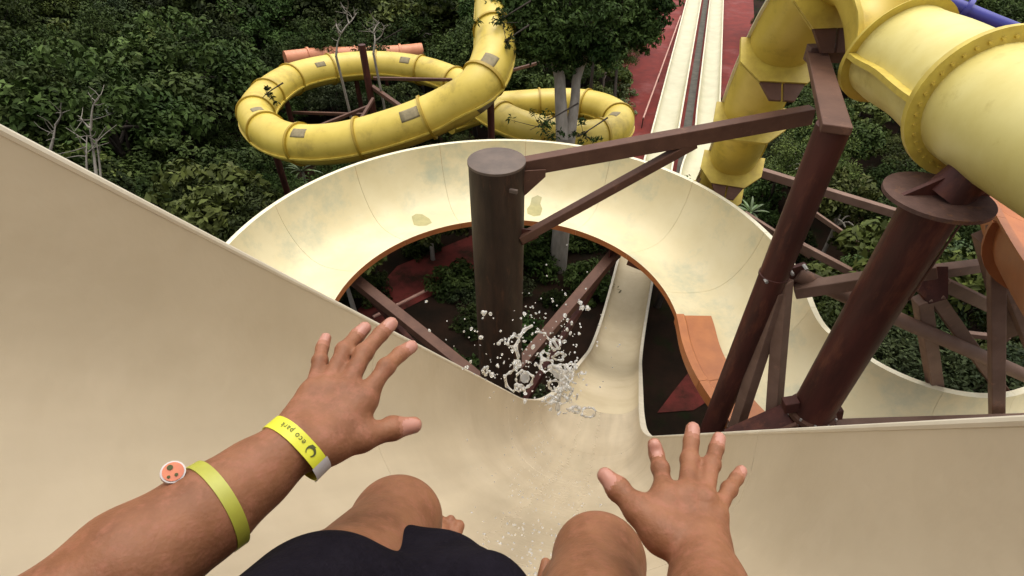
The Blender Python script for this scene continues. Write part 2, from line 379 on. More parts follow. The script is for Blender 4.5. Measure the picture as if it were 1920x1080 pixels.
# gutter between the two lanes
gt = sheet('drain_channel', [lanept(-7, .78), lanept(-7, 1.25), lanept(44, 1.25), lanept(44, .78)], .05, M['concrete'])

# ================================================================== CREAM CURVED RAFT SLIDE
CC = np.array([-.2, 8.0]); RC = 4.5; ZB = 5.42
th0 = R_(-8); R2 = 3.1
c2 = CC + (RC + R2) * np.array([math.cos(th0), math.sin(th0)])
pts = []
q0 = CC + RC * np.array([math.cos(R_(188)), math.sin(R_(188))])
tdir = np.array([math.sin(R_(188)), -math.cos(R_(188))])
for k in range(14, 0, -1): pts.append((*(q0 - tdir * k * .5), ZB + .0))
for a in np.arange(188, -8, -2.0): pts.append((CC[0] + RC * math.cos(R_(a)), CC[1] + RC * math.sin(R_(a)), ZB))
for a in np.arange(172, 290, 3.0): pts.append((c2[0] + R2 * math.cos(R_(a)), c2[1] + R2 * math.sin(R_(a)), ZB))
e = np.array(pts[-1]); dd = norm(np.array(pts[-1]) - np.array(pts[-2]))
for k in range(1, 8): pts.append(tuple(e + dd * .5 * k))
raft = Path(pts, .1)
# arc length where the bend reverses
iv = int(np.argmin(np.hypot(raft.p[:, 0] - (CC[0] + RC * math.cos(th0)), raft.p[:, 1] - (CC[1] + RC * math.sin(th0))))); SREV = raft.s[iv]
def smooth(x): x = min(1, max(0, x)); return x * x * (3 - 2 * x)
def raft_h(s):
    k = smooth((s - (SREV - .2)) / 1.2)        # 0 in first bend, 1 in second
    hin = .16 + k * .02
    hout = 1.42 + (1.05 - 1.42) * smooth((s - (SREV - .3)) / 1.4)
    return hin, hout
def raft_prof(s):
    hin, hout = raft_h(s); w_ = .9; wo_ = .98 + .34 * smooth((s - (SREV - .3)) / 2.2)
    a = []                                       # from outer (left of travel) to inner (right of travel)
    n = 18
    for k in range(n + 1):
        x = -1 + 2 * k / n
        if x < 0: q = -math.sin(-x * math.pi / 2); h_ = hout * (1 - (1 - min(1, abs(q)) ** 2.2) ** (1 / 1.7)); xx = q * wo_
        else: q = math.sin(x * math.pi / 2); h_ = hin * (q ** 2); xx = q * w_
        a.append((xx, h_))
    o = [(x * 1.0 + (.045 if x > 0 else -.03 if x < -.5 else 0), y - (.05 if abs(x) < .8 else .03)) for x, y in a[::-1]]
    o[0] = (w_ + .035, hin - .15)
    o[1] = (w_ - .0, hin - .15)
    o[-1] = (-wo_ - .03, hout - .03)
    return a + [(w_ + .035, hin)] + o + [(-wo_ - .095, hout - .03), (-wo_ - .095, hout + .004)]
def raft_mi(k, m):
    n = 18
    if k < n: return 0
    if k == n: return 0
    if k >= m - 3: return 2
    return 1
rs = empty('raft_slide', (CC[0], CC[1], ZB), 'wide cream open flume curving round the thick brown column with orange underside', 'water slide')
nsec = 17; cut = np.linspace(0, raft.L, nsec + 1)
for a, b in zip(cut[:-1], cut[1:]):
    sweep('flume_section', raft, a + .003, b - .003, raft_prof, [M['cream'], M['orange'], M['cream_rim']], rs, raft_mi, ds=.16, angle=50)
for c in cut[1:-1]:
    def rib(s):
        hin, hout = raft_h(s); pr = raft_prof(s)[:19]
        inn = [(x, y - .055) for x, y in pr]; return inn + [(x * 1.02, y - .16) for x, y in pr[::-1]]
    sweep('joint_flange', raft, c - .03, c + .03, rib, [M['orange']], rs, ds=.06)
# flat orange shoulder panels along the near edge where the bend reverses
def shoulder(s): return [(.26, .185), (.27, .215), (.80, .215), (.83, .255), (.985, .255), (.985, .03), (.955, .03), (.93, .17), (.80, .185)]
wc = [SREV - .55, SREV + 1.0, SREV + 2.5, SREV + 4.0, SREV + 5.5]
for a, b in zip(wc[:-1], wc[1:]): sweep('shoulder_panel', raft, a + .004, b - .004, shoulder, [M['orange']], rs, ds=.15)

# ================================================================== CENTRAL COLUMN
cx, cy = P(931, 300, 8.2)[:2]; ztop = P(931, 300, 8.2)[2]
CR_ = .44
colm = empty('support_column', (cx, cy, 0), 'thick dark brown steel column with flat grey cap inside the cream curve', 'column')
def lathe(name, c, prof, m, parent, n=48, angle=40):
    v = []; f = []
    for r, z in prof:
        for k in range(n): q = 2 * math.pi * k / n; v.append((c[0] + r * math.cos(q), c[1] + r * math.sin(q), z))
    for i in range(len(prof) - 1):
        for k in range(n): f.append((i * n + k, i * n + (k + 1) % n, (i + 1) * n + (k + 1) % n, (i + 1) * n + k))
    f.append(tuple(range(n - 1, -1, -1))); f.append(tuple((len(prof) - 1) * n + k for k in range(n)))
    return mesh(name, v, f, m, parent, angle=angle)
lathe('shaft', (cx, cy), [(CR_, 0), (CR_, ztop - .02)], M['steel_brown'], colm)
lathe('cap', (cx, cy), [(CR_ + .012, ztop - .045), (CR_ + .012, ztop - .006), (CR_ + .004, ztop), (.1, ztop + .002)], M['steel_cap'], colm)
lathe('base_flange', (cx, cy), [(.75, 0), (.75, .06), (CR_ + .02, .07)], M['steel'], colm)
# long arm to the yellow slide
A0 = P(985, 303, 8.35); B0 = P(1520, 215, 8.4)
A0[2] -= .08
arm_dir = norm(B0 - A0)
beam('arm', A0 - arm_dir * .2, B0, .20, .26, M['steel_light'], colm)
st_a = P(985, 443, 8.9); st_b = A0 + (B0 - A0) * .60 - np.array([0, 0, .12])
beam('strut', st_a - norm(st_b - st_a) * .1, st_b, .15, .15, M['steel_light'], colm)
# gusset and lug where the arm meets the shaft
gc = np.array([cx, cy, ztop - .32]); gd = norm(np.array([arm_dir[0], arm_dir[1], 0])); gs = np.cross(gd, [0, 0, 1.])
for sg in (-1, 1):
    o_ = gc + gs * sg * .13
    plate('gusset', [o_ + gd * .40 + np.array([0, 0, -.28]), o_ + gd * .75 + np.array([0, 0, .06]), o_ + gd * .75 + np.array([0, 0, .18]), o_ + gd * .40 + np.array([0, 0, .18])], gs, .02, M['steel_light'], colm)
lg = np.array([cx + .2, cy - .40, ztop - .30]); beam('lug', lg, lg + np.array([.12, -.05, 0]), .05, .06, M['steel_cap'], colm)
plate('strut_plate', [st_a + np.array([-.1, 0, -.2]), st_a + np.array([.22, 0, -.02]), st_a + np.array([.2, 0, .12]), st_a + np.array([-.1, 0, .16])], (0, 1, 0), .025, M['steel'], colm)
# arms reaching up to the curved flume
def ring(a, r, z): return np.array([CC[0] + r * math.cos(R_(a)), CC[1] + r * math.sin(R_(a)), z])
tgtL = PZ(676, 512, 5.25); tgtR = PZ(1135, 478, 5.25)
for tg, zc in ((tgtL, 3.6), (tgtR, 3.9)):
    c0 = np.array([cx, cy, zc]); dxy = norm(np.array([tg[0] - cx, tg[1] - cy, 0]))
    end = tg + dxy * 1.3
    beam('arm', c0 + dxy * .36, end, .26, .22, M['steel_light'], colm)
    lo = np.array([cx, cy, zc - 1.7]); beam('strut', lo + dxy * .38, tg + dxy * .4 - np.array([0, 0, .18]), .14, .16, M['steel'], colm)
    sidev = np.cross(dxy, [0, 0, 1.]); 
    plate('bracket', [tg + dxy * .2 - sidev * .0 + np.array([0, 0, -.22]), tg + dxy * 1.2 + np.array([0, 0, -.22]), tg + dxy * 1.2 + np.array([0, 0, .18]), tg + dxy * .2 + np.array([0, 0, .05])], sidev, .03, M['steel'], colm)
far = ring(85, 4.5, 5.2); dxy = norm(np.array([far[0] - cx, far[1] - cy, 0]))
beam('arm', np.array([cx, cy, 3.7]) + dxy * .36, far, .2, .2, M['steel'], colm)
# small bracket hanging under the inner lip where the chute passes
bt = PZ(1195, 497, 5.35); beam('hanger', bt + np.array([-.2, .15, 0]), bt + np.array([.35, -.1, -.1]), .1, .16, M['steel'], rs)

# ================================================================== YELLOW SLIDE (near tube, drop flume, second run-out lane)
TR = .575
ytp = [(4.3, -7, 11.9), (4.3, -1.6, 11.5), (4.3, .5, 11.38), (4.36, 3.0, 11.22), (4.54, 5.0, 11.06), (4.80, 6.2, 10.98), (4.80, 7.0, 10.98), (4.64, 7.6, 11.28), (4.52, 8.25, 11.22), (4.52, 9.0, 10.4), (4.68, 9.9, 9.2), (4.94, 10.8, 7.95), (5.3, 11.75, 6.65), (5.7, 13.1, 5.15), (6.15, 14.6, 3.65), (6.75, 16.6, 2.1), (7.5, 19.0, .95), (8.2, 21.3, .5), (8.95, 23.7, .42)]
for al in range(-3, 48, 3): 
    q = LB + lane_r * 2.0 + lane_d * al
    if q[1] > 25: ytp.append((q[0], q[1], .42))
yel = Path(ytp, .1)
ys = empty('water_slide', (4.07, 4.3, 0), 'big pale yellow tube slide with riveted flange that opens into a yellow flume dropping away', 'water slide')
def s_at_y(path, y): return float(np.interp(y, path.p[:, 1], path.s))
s_f1 = s_at_y(yel, 5.0); s_end = s_at_y(yel, 7.0)
def circ(r, n=48): return [(r * math.cos(2 * math.pi * k / n), r * math.sin(2 * math.pi * k / n)) for k in range(n)]
sweep('tube_section', yel, 0, s_f1 - .003, lambda s: circ(TR), [M['yellow_pale']], ys)
sweep('tube_section', yel, s_f1 + .003, s_end, lambda s: circ(TR), [M['yellow_pale']], ys, cap=False)
for s_, dz in ((s_f1, 0), ):
    fl = sweep('flange', yel, s_ - .035, s_ + .035, lambda s: circ(TR + .14), [M['yellow_edge']], ys)
    p, t, r, u = yel.at(s_)
    nb = 40; bm_ = None
    for k in range(nb):
        q = 2 * math.pi * k / nb; c = p + (r * math.cos(q) + u * math.sin(q)) * (TR + .055)
        if bm_ is None:
            o = tube('bolt', (0, 0, -.06), (0, 0, .06), .018, .018, M['bolt_y'], None, 6); bm_ = o.data
            bpy.data.objects.remove(o)
        o = bpy.data.objects.new('bolt', bm_); COL.objects.link(o); o.parent = ys; o.matrix_parent_inverse = Matrix.Translation(-Vector(ys.location))
        o.rotation_euler = Vector(t).to_track_quat('Z', 'Y').to_euler(); o.location = c
sweep('flange', yel, s_end - .04, s_end + .03, lambda s: circ(TR + .10), [M['yellow_edge']], ys)
for sg in (-1, 1):    # long joint ledges where the two tube halves meet
    for (a, b) in ((s_f1 + .04, s_end - .05),):
        sweep('joint_ledge', yel, a, b, lambda s: [(sg * (TR - .02), -.03), (sg * (TR + .10), -.03), (sg * (TR + .10), .03), (sg * (TR - .02), .03)], [M['yellow_edge']], ys)
def yprof(s):
    k = smooth((s - s_at_y(yel, 14)) / 6)
    h_ = .56 + (.36 - .56) * k; w_ = .52 + .08 * k
    dz = -.42 * (1 - smooth((s - s_end) / 1.2))
    return [(x, y + dz) for x, y in u_profile(w_, h_, h_, .03, .05)]
ysc = [s_end + .03] + [s_at_y(yel, y) for y in (8.15, 9.25, 10.4, 11.6, 13.0, 14.6, 16.6, 19, 22, 25)] + list(np.linspace(s_at_y(yel, 28.5), yel.L, 8))
for i, (a, b) in enumerate(zip(ysc[:-1], ysc[1:])):
    ms = [M['yellow'], M['yellow'], M['yellow_edge']] if i == 0 else [M['cream'], M['yellow'], M['cream_rim']] if i < 7 else [M['lane'], M['lane'], M['cream_rim']]
    sweep('flume_section', yel, a + .002, b - .002, yprof, ms, ys, u_mi(), ds=.14 if i < 9 else .8)
for i, c in enumerate(ysc[1:8]):
    p, t, r, u = yel.at(c); wv = .70; hv = .52
    for dt, m_ in ((-.022, M['yellow_edge']), (.022, M['yellow_edge'])):
        out = [(-wv, hv), (-wv, .05), (-.38, -.30), (.38, -.30), (wv, .05), (wv, hv), (.55, hv)] + [(.55 * math.cos(R_(a)), .52 - .55 * math.sin(R_(a))) for a in range(0, 181, 15)][1:-1] + [(-.55, hv)]
        plate('joint_flange', [p + t * dt + r * x + u * y for x, y in out], t, .03, m_, ys)
# steel cradles under the yellow flume
for i in (1, 2, 4):
    p, t, r, u = yel.at(ysc[i] + .02)
    for sg in (-1, 1):
        plate('cradle', [p + r * sg * .36 - u * .30, p + r * sg * .02 - u * .30, p + r * sg * .02 - u * .62, p + r * sg * .2 - u * .62], t, .05, M['steel_light'], ys)
# ================================================================== RIGHT HAND COLUMNS
c1x, c1y = 3.32, 5.29
c1 = empty('support_column', (c1x, c1y, 0), 'slim dark brown steel column holding the yellow flume with a slanted bracket at its top', 'column')
z1 = 11.0 - .05
tube('shaft', (c1x, c1y, 0), (c1x, c1y, 10.75), .172, .172, M['steel'], c1, 32)
z1 = 10.75
hd = np.array([4.42, 8.1, 10.62]); hb = np.array([c1x, c1y, z1 + .02])
beam('head_arm', hb - norm(hd - hb) * .2, hd, .28, .09, M['steel_light'], c1)
beam('head_cradle', hd + np.array([-.12, .05, .0]), hd + np.array([.75, -.05, .05]), .22, .22, M['rust'], c1)
zj = P(1475, 500, 6.9)[2]
lathe('splice_collar', (c1x, c1y), [(.172, zj - .02), (.182, zj - .015), (.182, zj + .02), (.172, zj + .025)], M['steel'], c1)
jc = np.array([c1x, c1y, zj])
plate('bracket', [jc + np.array([.12, -.02, .12]), jc + np.array([.42, .12, .10]), jc + np.array([.40, .12, -.22]), jc + np.array([.22, .05, -.40]), jc + np.array([.12, -.02, -.35])], (-.4, 1, 0), .05, M['steel'], c1)
for bx in ((-.14, -.1, .0), (.13, -.12, .14), (.36, .0, .12)):
    q = jc + np.array(bx); tube('bolt', q - np.array([0, .05, 0]), q + np.array([0, .05, 0]), .022, .022, M['bolt'], c1, 6)
c2x, c2y = P(1745, 390, 5.2)[:2]
cB = empty('support_column', (c2x, c2y, 0), 'stout reddish brown steel column carrying the yellow tube on a rusty round plate', 'column')
CR2 = .255; zt2 = P(1755, 372, 5.2)[2] + .08; zc2 = P(1535, 768, 7.28)[2]
lathe('shaft', (c2x, c2y), [(CR2, 0), (CR2, zt2 - .02)], M['steel'], cB)
lathe('top_plate', (c2x, c2y), [(CR2 - .03, zt2 - .06), (.47, zt2 - .045), (.47, zt2 - .005), (.3, zt2)], M['rust'], cB)
tube('saddle_post', (c2x + .06, c2y, zt2 - .03), (c2x + .30, c2y, 10.80), .20, .20, M['steel'], cB, 24)
for sg in (-1, 1): plate('saddle_rib', [(c2x + .06 + sg * .42, c2y, zt2 - .01), (c2x + .06 + sg * .1, c2y, zt2 - .01), (c2x + .28 + sg * .1, c2y, 10.72), (c2x + .28 + sg * .22, c2y, 10.66 + sg * .0)], (0, 1, 0), .04, M['steel'], cB)
tube('drain_pipe', (c2x + .30, c2y - .1, zt2 - .05), (c2x + .14, c2y - .22, zt2 - 1.15), .012, .012, M['steel_light'], cB, 8)
lathe('splice_collar', (c2x, c2y), [(CR2 + .005, zc2 - .06), (CR2 + .05, zc2 - .05), (CR2 + .05, zc2 + .02), (CR2 + .005, zc2 + .03)], M['steel_light'], cB)
for k in range(10):
    q = 2 * math.pi * k / 10; q = np.array([c2x + math.cos(q) * (CR2 + .035), c2y + math.sin(q) * (CR2 + .035), zc2])
    tube('bolt', q - np.array([0, 0, .07]), q + np.array([0, 0, .055]), .016, .016, M['bolt'], cB, 6)
jb = np.array([c2x, c2y, zc2 - .1])
# splayed base bracket and lugs
plate('bracket', [jb + np.array([-.95, -.0, -.62]), jb + np.array([-.30, -.02, .02]), jb + np.array([.34, 0, -.05]), jb + np.array([.40, 0, -.25]), jb + np.array([-.1, 0, -.62])], (0, 1, 0), .42, M['steel'], cB)
beam('bracket_lip', jb + np.array([-1.0, -.2, -.60]), jb + np.array([-.26, -.2, .06]), .12, .05, M['steel_light'], cB, up=(0, -1, 0))
for bx in ((-.34, .0, .22), (.36, .05, -.02)):
    q = jb + np.array(bx); beam('lug', q - np.array([.09, 0, 0]), q + np.array([.09, 0, .05]), .14, .20, M['steel'], cB)

# lattice of braces tying the right hand columns together
fr = empty('steel_truss', (5.5, 6.5, 0), 'lattice of faded brown steel braces and posts behind the right hand columns', 'frame')
def br(p_a, p_b, wd, m='steel_pale', kind='box'):
    a, b = P(*p_a), P(*p_b)
    if kind == 'pipe': return tube('brace', a, b, wd / 2, wd / 2, M[m], fr, 14)
    return beam('brace', a, b, wd, wd, M[m], fr)
br((1462, 545, 6.85), (1374, 822, 8.5), .17)                    # twin struts below the slim column
br((1470, 525, 6.8), (1449, 800, 7.9), .17)
br((1365, 800, 8.6), (1500, 797, 7.9), .12)
br((1490, 800, 7.6), (1990, 786, 7.0), .14)                     # low rail behind the right rim
br((1490, 512, 6.9), (1940, 712, 7.9), .20, kind='pipe')        # long pipe
br((1490, 545, 7.0), (1755, 505, 6.2), .17)
br((1500, 460, 14), (1690, 560, 14), .18)                       # farther members
br((1340, 297, 13.5), (1720, 412, 13.5), .20)
br((1520, 395, 15), (1700, 520, 15), .12)
br((1395, 400, 15), (1520, 480, 15), .14)
br((1735, 512, 7.2), (1860, 495, 8.2), .16)
br((1765, 530, 7.2), (1880, 585, 8.0), .17)
br((1728, 560, 7.2), (1755, 735, 8.6), .18)
br((1752, 555, 7.2), (1880, 735, 8.6), .17)
br((1800, 625, 10), (1890, 635, 10), .1)
br((1868, 430, 7.4), (1868, 800, 7.4), .0) if False else None
br((1868, 425, 5.9), (1869, 805, 7.6), .15)
br((1850, 440, 6.4), (1895, 620, 7.4), .22)
br((1895, 530, 6.6), (1960, 700, 7.4), .2)
br((1345, 300, 13), (1300, 360, 16), .2)
plate('node_plate', [P(1720, 545, 7.15), P(1740, 500, 7.15), P(1775, 500, 7.15), P(1775, 560, 7.15), P(1740, 570, 7.15)], cF, .05, M['steel'], fr)

# orange flume passing under the yellow tube
op = Path([(4.7, .5, 9.5), (5.0, 2.2, 9.4), (5.75, 4.2, 9.25), (6.8, 5.9, 9.05), (8.4, 7.1, 8.8), (10.8, 7.5, 8.6)], .1)
os_ = empty('water_slide', (6, 4.4, 8), 'orange flume curving away under the big yellow tube', 'water slide')
oc = np.linspace(0, op.L, 6)
for a, b in zip(oc[:-1], oc[1:]): sweep('flume_section', op, a + .003, b - .003, lambda s: u_profile(.72, .7, .7, .03, .05), [M['orange']] * 3, os_, ds=.2)
for c in oc[1:-1]: sweep('joint_flange', op, c - .03, c + .03, lambda s: [(x, y - .032) for x, y in u_profile(.725, .67, .67, .09, 0)], [M['orange']], os_, ds=.06)
# blue slide seen past the top of the yellow tube
bp_ = Path([P(1640, -52, 7.6), P(1740, -10, 7.5), P(1800, 14, 7.4), P(1860, 39, 7.3), P(1990, 90, 7.2)], .2)
bs = empty('water_slide', P(1790, 10, 8.3), 'blue slide tube edge showing behind the yellow tube', 'water slide')
sweep('tube_section', bp_, 0, bp_.L, lambda s: circ(.09, 32), [M['blue']], bs)
p, t, r, u = bp_.at(bp_.L * .5); sweep('flange', bp_, bp_.L * .5 - .03, bp_.L * .5 + .03, lambda s: circ(.14, 32), [M['blue']], bs)

# ================================================================== BACKGROUND YELLOW HELIX TUBE
HR = .60
hp = [(928, -60, 9.6), (926, 20, 8.9), (925, 100, 8.2), (895, 165, 7.6), (830, 207, 7.0), (740, 243, 6.5), (640, 268, 6.1), (560, 270, 5.9), (505, 250, 5.75), (480, 212, 5.6), (510, 172, 5.5), (560, 144, 5.4), (640, 127, 5.3), (720, 123, 5.2), (800, 134, 5.1), (865, 160, 5.0), (920, 208, 4.9), (985, 240, 4.8), (1070, 257, 4.7), (1140, 250, 4.6), (1160, 225, 4.55), (1125, 202, 4.5), (1060, 193, 4.4), (960, 198, 4.3), (900, 206, 4.2), (840, 225, 4.1)]
hel = Path([PZ(*q) for q in hp], .2)
hs = empty('tube_slide', (-5.8, 19.8, 0), 'yellow closed tube slide winding in two loops among the forest trees', 'water slide')
nh = int(hel.L / 2.05); hc = np.linspace(0, hel.L, nh + 1)
for a, b in zip(hc[:-1], hc[1:]):
    sweep('tube_section', hel, a + .002, b - .002, lambda s: circ(HR, 32), [M['yellow']], hs, ds=.25)
for c in hc[1:-1]: sweep('flange', hel, c - .035, c + .035, lambda s: circ(HR + .06, 32), [M['yellow_rib']], hs, ds=.07)
for i, (a, b) in enumerate(zip(hc[:-1], hc[1:])):
    for sg in (-1, 1):
        sweep('joint_ledge', hel, a + .04, b - .04, lambda s: [(sg * (HR - .03), -.22), (sg * (HR + .04), -.22), (sg * (HR + .04), -.17), (sg * (HR - .03), -.17)], [M['yellow_edge']], hs, ds=.3)
def near_s(path, px, py):
    d = path.p - CAM; dep = d @ cF; x = 960 + 1000 * (d @ cR) / dep; y = 540 - 1000 * (d @ cU) / dep
    return x, y, dep
def tube_patch(px, py, rad, wd, path, parent, m, srange=None):
    """worn rectangle on the tube where the sight line through the pixel first meets it"""
    rr = norm(ray(px, py)); best = None
    for i in range(len(path.p)):
        if srange and not (srange[0] <= path.s[i] <= srange[1]): continue
        oc_ = path.p[i] - CAM; tca = oc_ @ rr; d2 = oc_ @ oc_ - tca * tca
        if d2 < (HR * .98) ** 2:
            t_ = tca - math.sqrt(HR * HR - d2); hit = CAM + rr * t_; off = abs((hit - path.p[i]) @ path.t[i])
            if best is None or t_ < best[0] - .3 or (abs(t_ - best[0]) < .6 and off < best[1]): best = (t_, off, i, hit)
    if best is None: return
    _, _, i, hit = best; s_ = path.s[i]; p, t, r, u = path.at(s_); v = hit - p; an = math.atan2(v @ u, v @ r)
    vv = []; f = []; na, nsn = 7, 5
    for lay in (.006, -.02):
        for j in range(nsn):
            p, t, r, u = path.at(s_ + (j / (nsn - 1) - .5) * wd)
            for k in range(na):
                q = an + (k / (na - 1) - .5) * rad; vv.append(p + (r * math.cos(q) + u * math.sin(q)) * (HR + lay))
    for j in range(nsn - 1):
        for k in range(na - 1): a = j * na + k; f.append((a, a + 1, a + na + 1, a + na))
    b0 = na * nsn
    bd = [k for k in range(na)] + [j * na + na - 1 for j in range(1, nsn)] + [(nsn - 1) * na + k for k in range(na - 2, -1, -1)] + [j * na for j in range(nsn - 2, 0, -1)]
    for k in range(len(bd)): a, b = bd[k], bd[(k + 1) % len(bd)]; f.append((b, a, b0 + a, b0 + b))
    mesh('patch', vv, f, m, parent)
for px, py, an, wd in ((918, 112, .7, .38), (770, 213, .55, .55), (556, 249, .5, .45), (757, 112, .5, .5), (598, 121, .35, .5), (918, 197, .7, .5), (1152, 213, .6, .45), (482, 205, .6, .4)):
    tube_patch(px, py, an, wd, hel, hs, M['patch'])
# mast holding the loop
mc = PZ(694, 175, 5.0); mtop = P(690, 97, np.dot(mc - CAM, cF) + .5)
mast = empty('support_mast', (mc[0], mc[1], 0), 'dark brown mast with braces inside the yellow loop', 'mast')
tube('pole', (mc[0], mc[1], 0), (mc[0], mc[1], 6.9), .14, .14, M['steel'], mast, 16)
dm = np.dot(mc - CAM, cF)
for a, b, wd in (((700, 147, dm), (862, 150, dm + .3), .12), ((698, 163, dm), (765, 210, dm - 2.2), .16), ((865, 150, dm), (770, 200, dm - 1.2), .10)):
    beam('brace', P(*a), P(*b), wd, wd, M['steel_light'], mast)
for a, b in (((550, 211, 22), (680, 215, 21)), ((590, 240, 19.5), (690, 200, 20.5)), ((672, 232, 19.5), (700, 185, 20.5)), ((930, 140, 21), (1010, 118, 23))):
    beam('brace', P(*a), P(*b), .11, .11, M['steel_light'], mast)
# far pinkish orange tube
fo = Path([PZ(535, 112, 4.4), PZ(600, 105, 4.3), PZ(650, 104, 4.25), PZ(740, 101, 4.2), PZ(792, 96, 4.2)], .3)
fos = empty('tube_slide', fo.p[len(fo.p) // 2], 'faded orange tube slide half hidden in trees behind the yellow loop', 'water slide')
fc = np.linspace(0, fo.L, 7)
for a, b in zip(fc[:-1], fc[1:]): sweep('tube_section', fo, a + .004, b - .004, lambda s: circ(.42, 24), [M['orange_tube']], fos, ds=.5)
for c in fc[1:-1]: sweep('flange', fo, c - .05, c + .05, lambda s: circ(.49, 24), [M['orange_tube']], fos)
for q in (0.3, .7):
    p = fo.at(fo.L * q)[0]; tube('support_post', (p[0], p[1], 0), (p[0], p[1], p[2] - .3), .1, .1, M['steel'], fos, 10)

# posts under the helix
for q in (.12, .3, .42, .5, .72, .9):
    p, t, r, u = hel.at(hel.L * q)
    tube('support_post', (p[0], p[1], 0), (p[0], p[1], p[2] - HR + .05), .11, .11, M['steel'], hs, 12)

# ================================================================== stains on the cream flume
def decal(name, objs, poly, m, parent, off=.003):
    dg = bpy.context.evaluated_depsgraph_get()
    hits = []; cxp = np.mean([p[0] for p in poly]); cyp = np.mean([p[1] for p in poly])
    trees = [(o, BVHTree.FromPolygons([o.matrix_world @ v.co for v in o.data.vertices], [tuple(p.vertices) for p in o.data.polygons])) for o in objs]
    def cast(px, py):
        best = None; d = Vector(norm(ray(px, py)))
        for o, t in trees:
            h, n, i, ds_ = t.ray_cast(Vector(CAM), d)
            if h is not None and (best is None or ds_ < best[2]): best = (h, n, ds_)
        if best is None: return None
        n = best[1]; n = -n if n.dot(d) > 0 else n
        return np.array(best[0] + n * off)
    rings = [1.0, .66, .33]; v = []; f = []; k = len(poly)
    for rr in rings:
        for x, y in poly: v.append(cast(cxp + (x - cxp) * rr, cyp + (y - cyp) * rr))
    v.append(cast(cxp, cyp))
    if any(p is None for p in v): return None
    for a in range(2):
        for i in range(k): f.append((a * k + i, a * k + (i + 1) % k, (a + 1) * k + (i + 1) % k, (a + 1) * k + i))
    for i in range(k): f.append((2 * k + i, 2 * k + (i + 1) % k, 3 * k))
    return mesh(name, v, f, m, parent)
bpy.context.view_layer.update()
secs = [o for o in rs.children if o.name.startswith('flume_section')]
decal('stain', secs, [(772, 406), (780, 401), (792, 402), (805, 410), (810, 418), (800, 423), (785, 424), (776, 422)], M['stain'], rs)
decal('stain', secs, [(997, 371), (1008, 366), (1016, 370), (1013, 382), (1017, 392), (1013, 404), (1001, 406), (989, 401), (988, 392), (994, 384)], M['stain'], rs)

# ================================================================== VEGETATION
def leaf_blob(centers, radii, per, lsz, aspect=.45, droop=.3, seed=0, out=None):
    """many small pointed leaves scattered on clump shells"""
    rg = np.random.default_rng(seed); V = []; F = []
    tot = len(centers) * per
    c = np.repeat(np.asarray(centers), per, 0); r = np.repeat(np.asarray(radii), per)
    d = rg.normal(size=(tot, 3)); d[:, 2] = np.abs(d[:, 2]) * .9 - .25; d /= np.linalg.norm(d, axis=1)[:, None]
    pos = c + d * (r * rg.uniform(.55, 1.05, tot))[:, None]
    n = d * .7 + rg.normal(size=(tot, 3)) * .55 + np.array([0, 0, .55]); n /= np.linalg.norm(n, axis=1)[:, None]
    t = np.cross(n, rg.normal(size=(tot, 3))); t /= np.linalg.norm(t, axis=1)[:, None]; b = np.cross(n, t)
    L = lsz * rg.uniform(.6, 1.35, tot)[:, None]; W = L * aspect
    v = np.stack([pos - t * L * .5, pos + b * W * .5 + n * L * .06, pos + t * L * .5 - n * L * droop * .4, pos - b * W * .5 + n * L * .06], 1).reshape(-1, 3)
    f = np.arange(tot * 4).reshape(-1, 4)
    return v, f
def mesh_np(name, v, f, m):
    me = bpy.data.meshes.new(name); nv, nf = len(v), len(f)
    me.vertices.add(nv); me.vertices.foreach_set('co', np.asarray(v, np.float32).ravel())
    me.loops.add(nf * 4); me.loops.foreach_set('vertex_index', np.asarray(f, np.int32).ravel())
    me.polygons.add(nf); me.polygons.foreach_set('loop_start', np.arange(0, nf * 4, 4, dtype=np.int32))
    me.update(calc_edges=True); me.materials.append(m); return me
def limb_mesh(name, chains, m, n=7):
    V = []; F = []
    for pts_, r0, r1 in chains:
        p, s = resample(pts_, max(.15, np.linalg.norm(np.asarray(pts_[-1]) - np.asarray(pts_[0])) / 7)); b0 = len(V); K = len(p)
        for i in range(K):
            t = norm(p[min(i + 1, K - 1)] - p[max(i - 1, 0)]); a = np.cross(t, [.3, .9, .1]); a = norm(a); b = np.cross(t, a); rr = r0 + (r1 - r0) * i / (K - 1)
            for k in range(n): q = 2 * math.pi * k / n; V.append(p[i] + (a * math.cos(q) + b * math.sin(q)) * rr)
        for i in range(K - 1):
            for k in range(n): F.append((b0 + i * n + k, b0 + i * n + (k + 1) % n, b0 + (i + 1) * n + (k + 1) % n, b0 + (i + 1) * n + k))
    me = bpy.data.meshes.new(name); me.from_pydata([tuple(v) for v in V], [], F); me.materials.append(m)
    me.polygons.foreach_set('use_smooth', np.ones(len(F), dtype=bool)); me.update(); return me
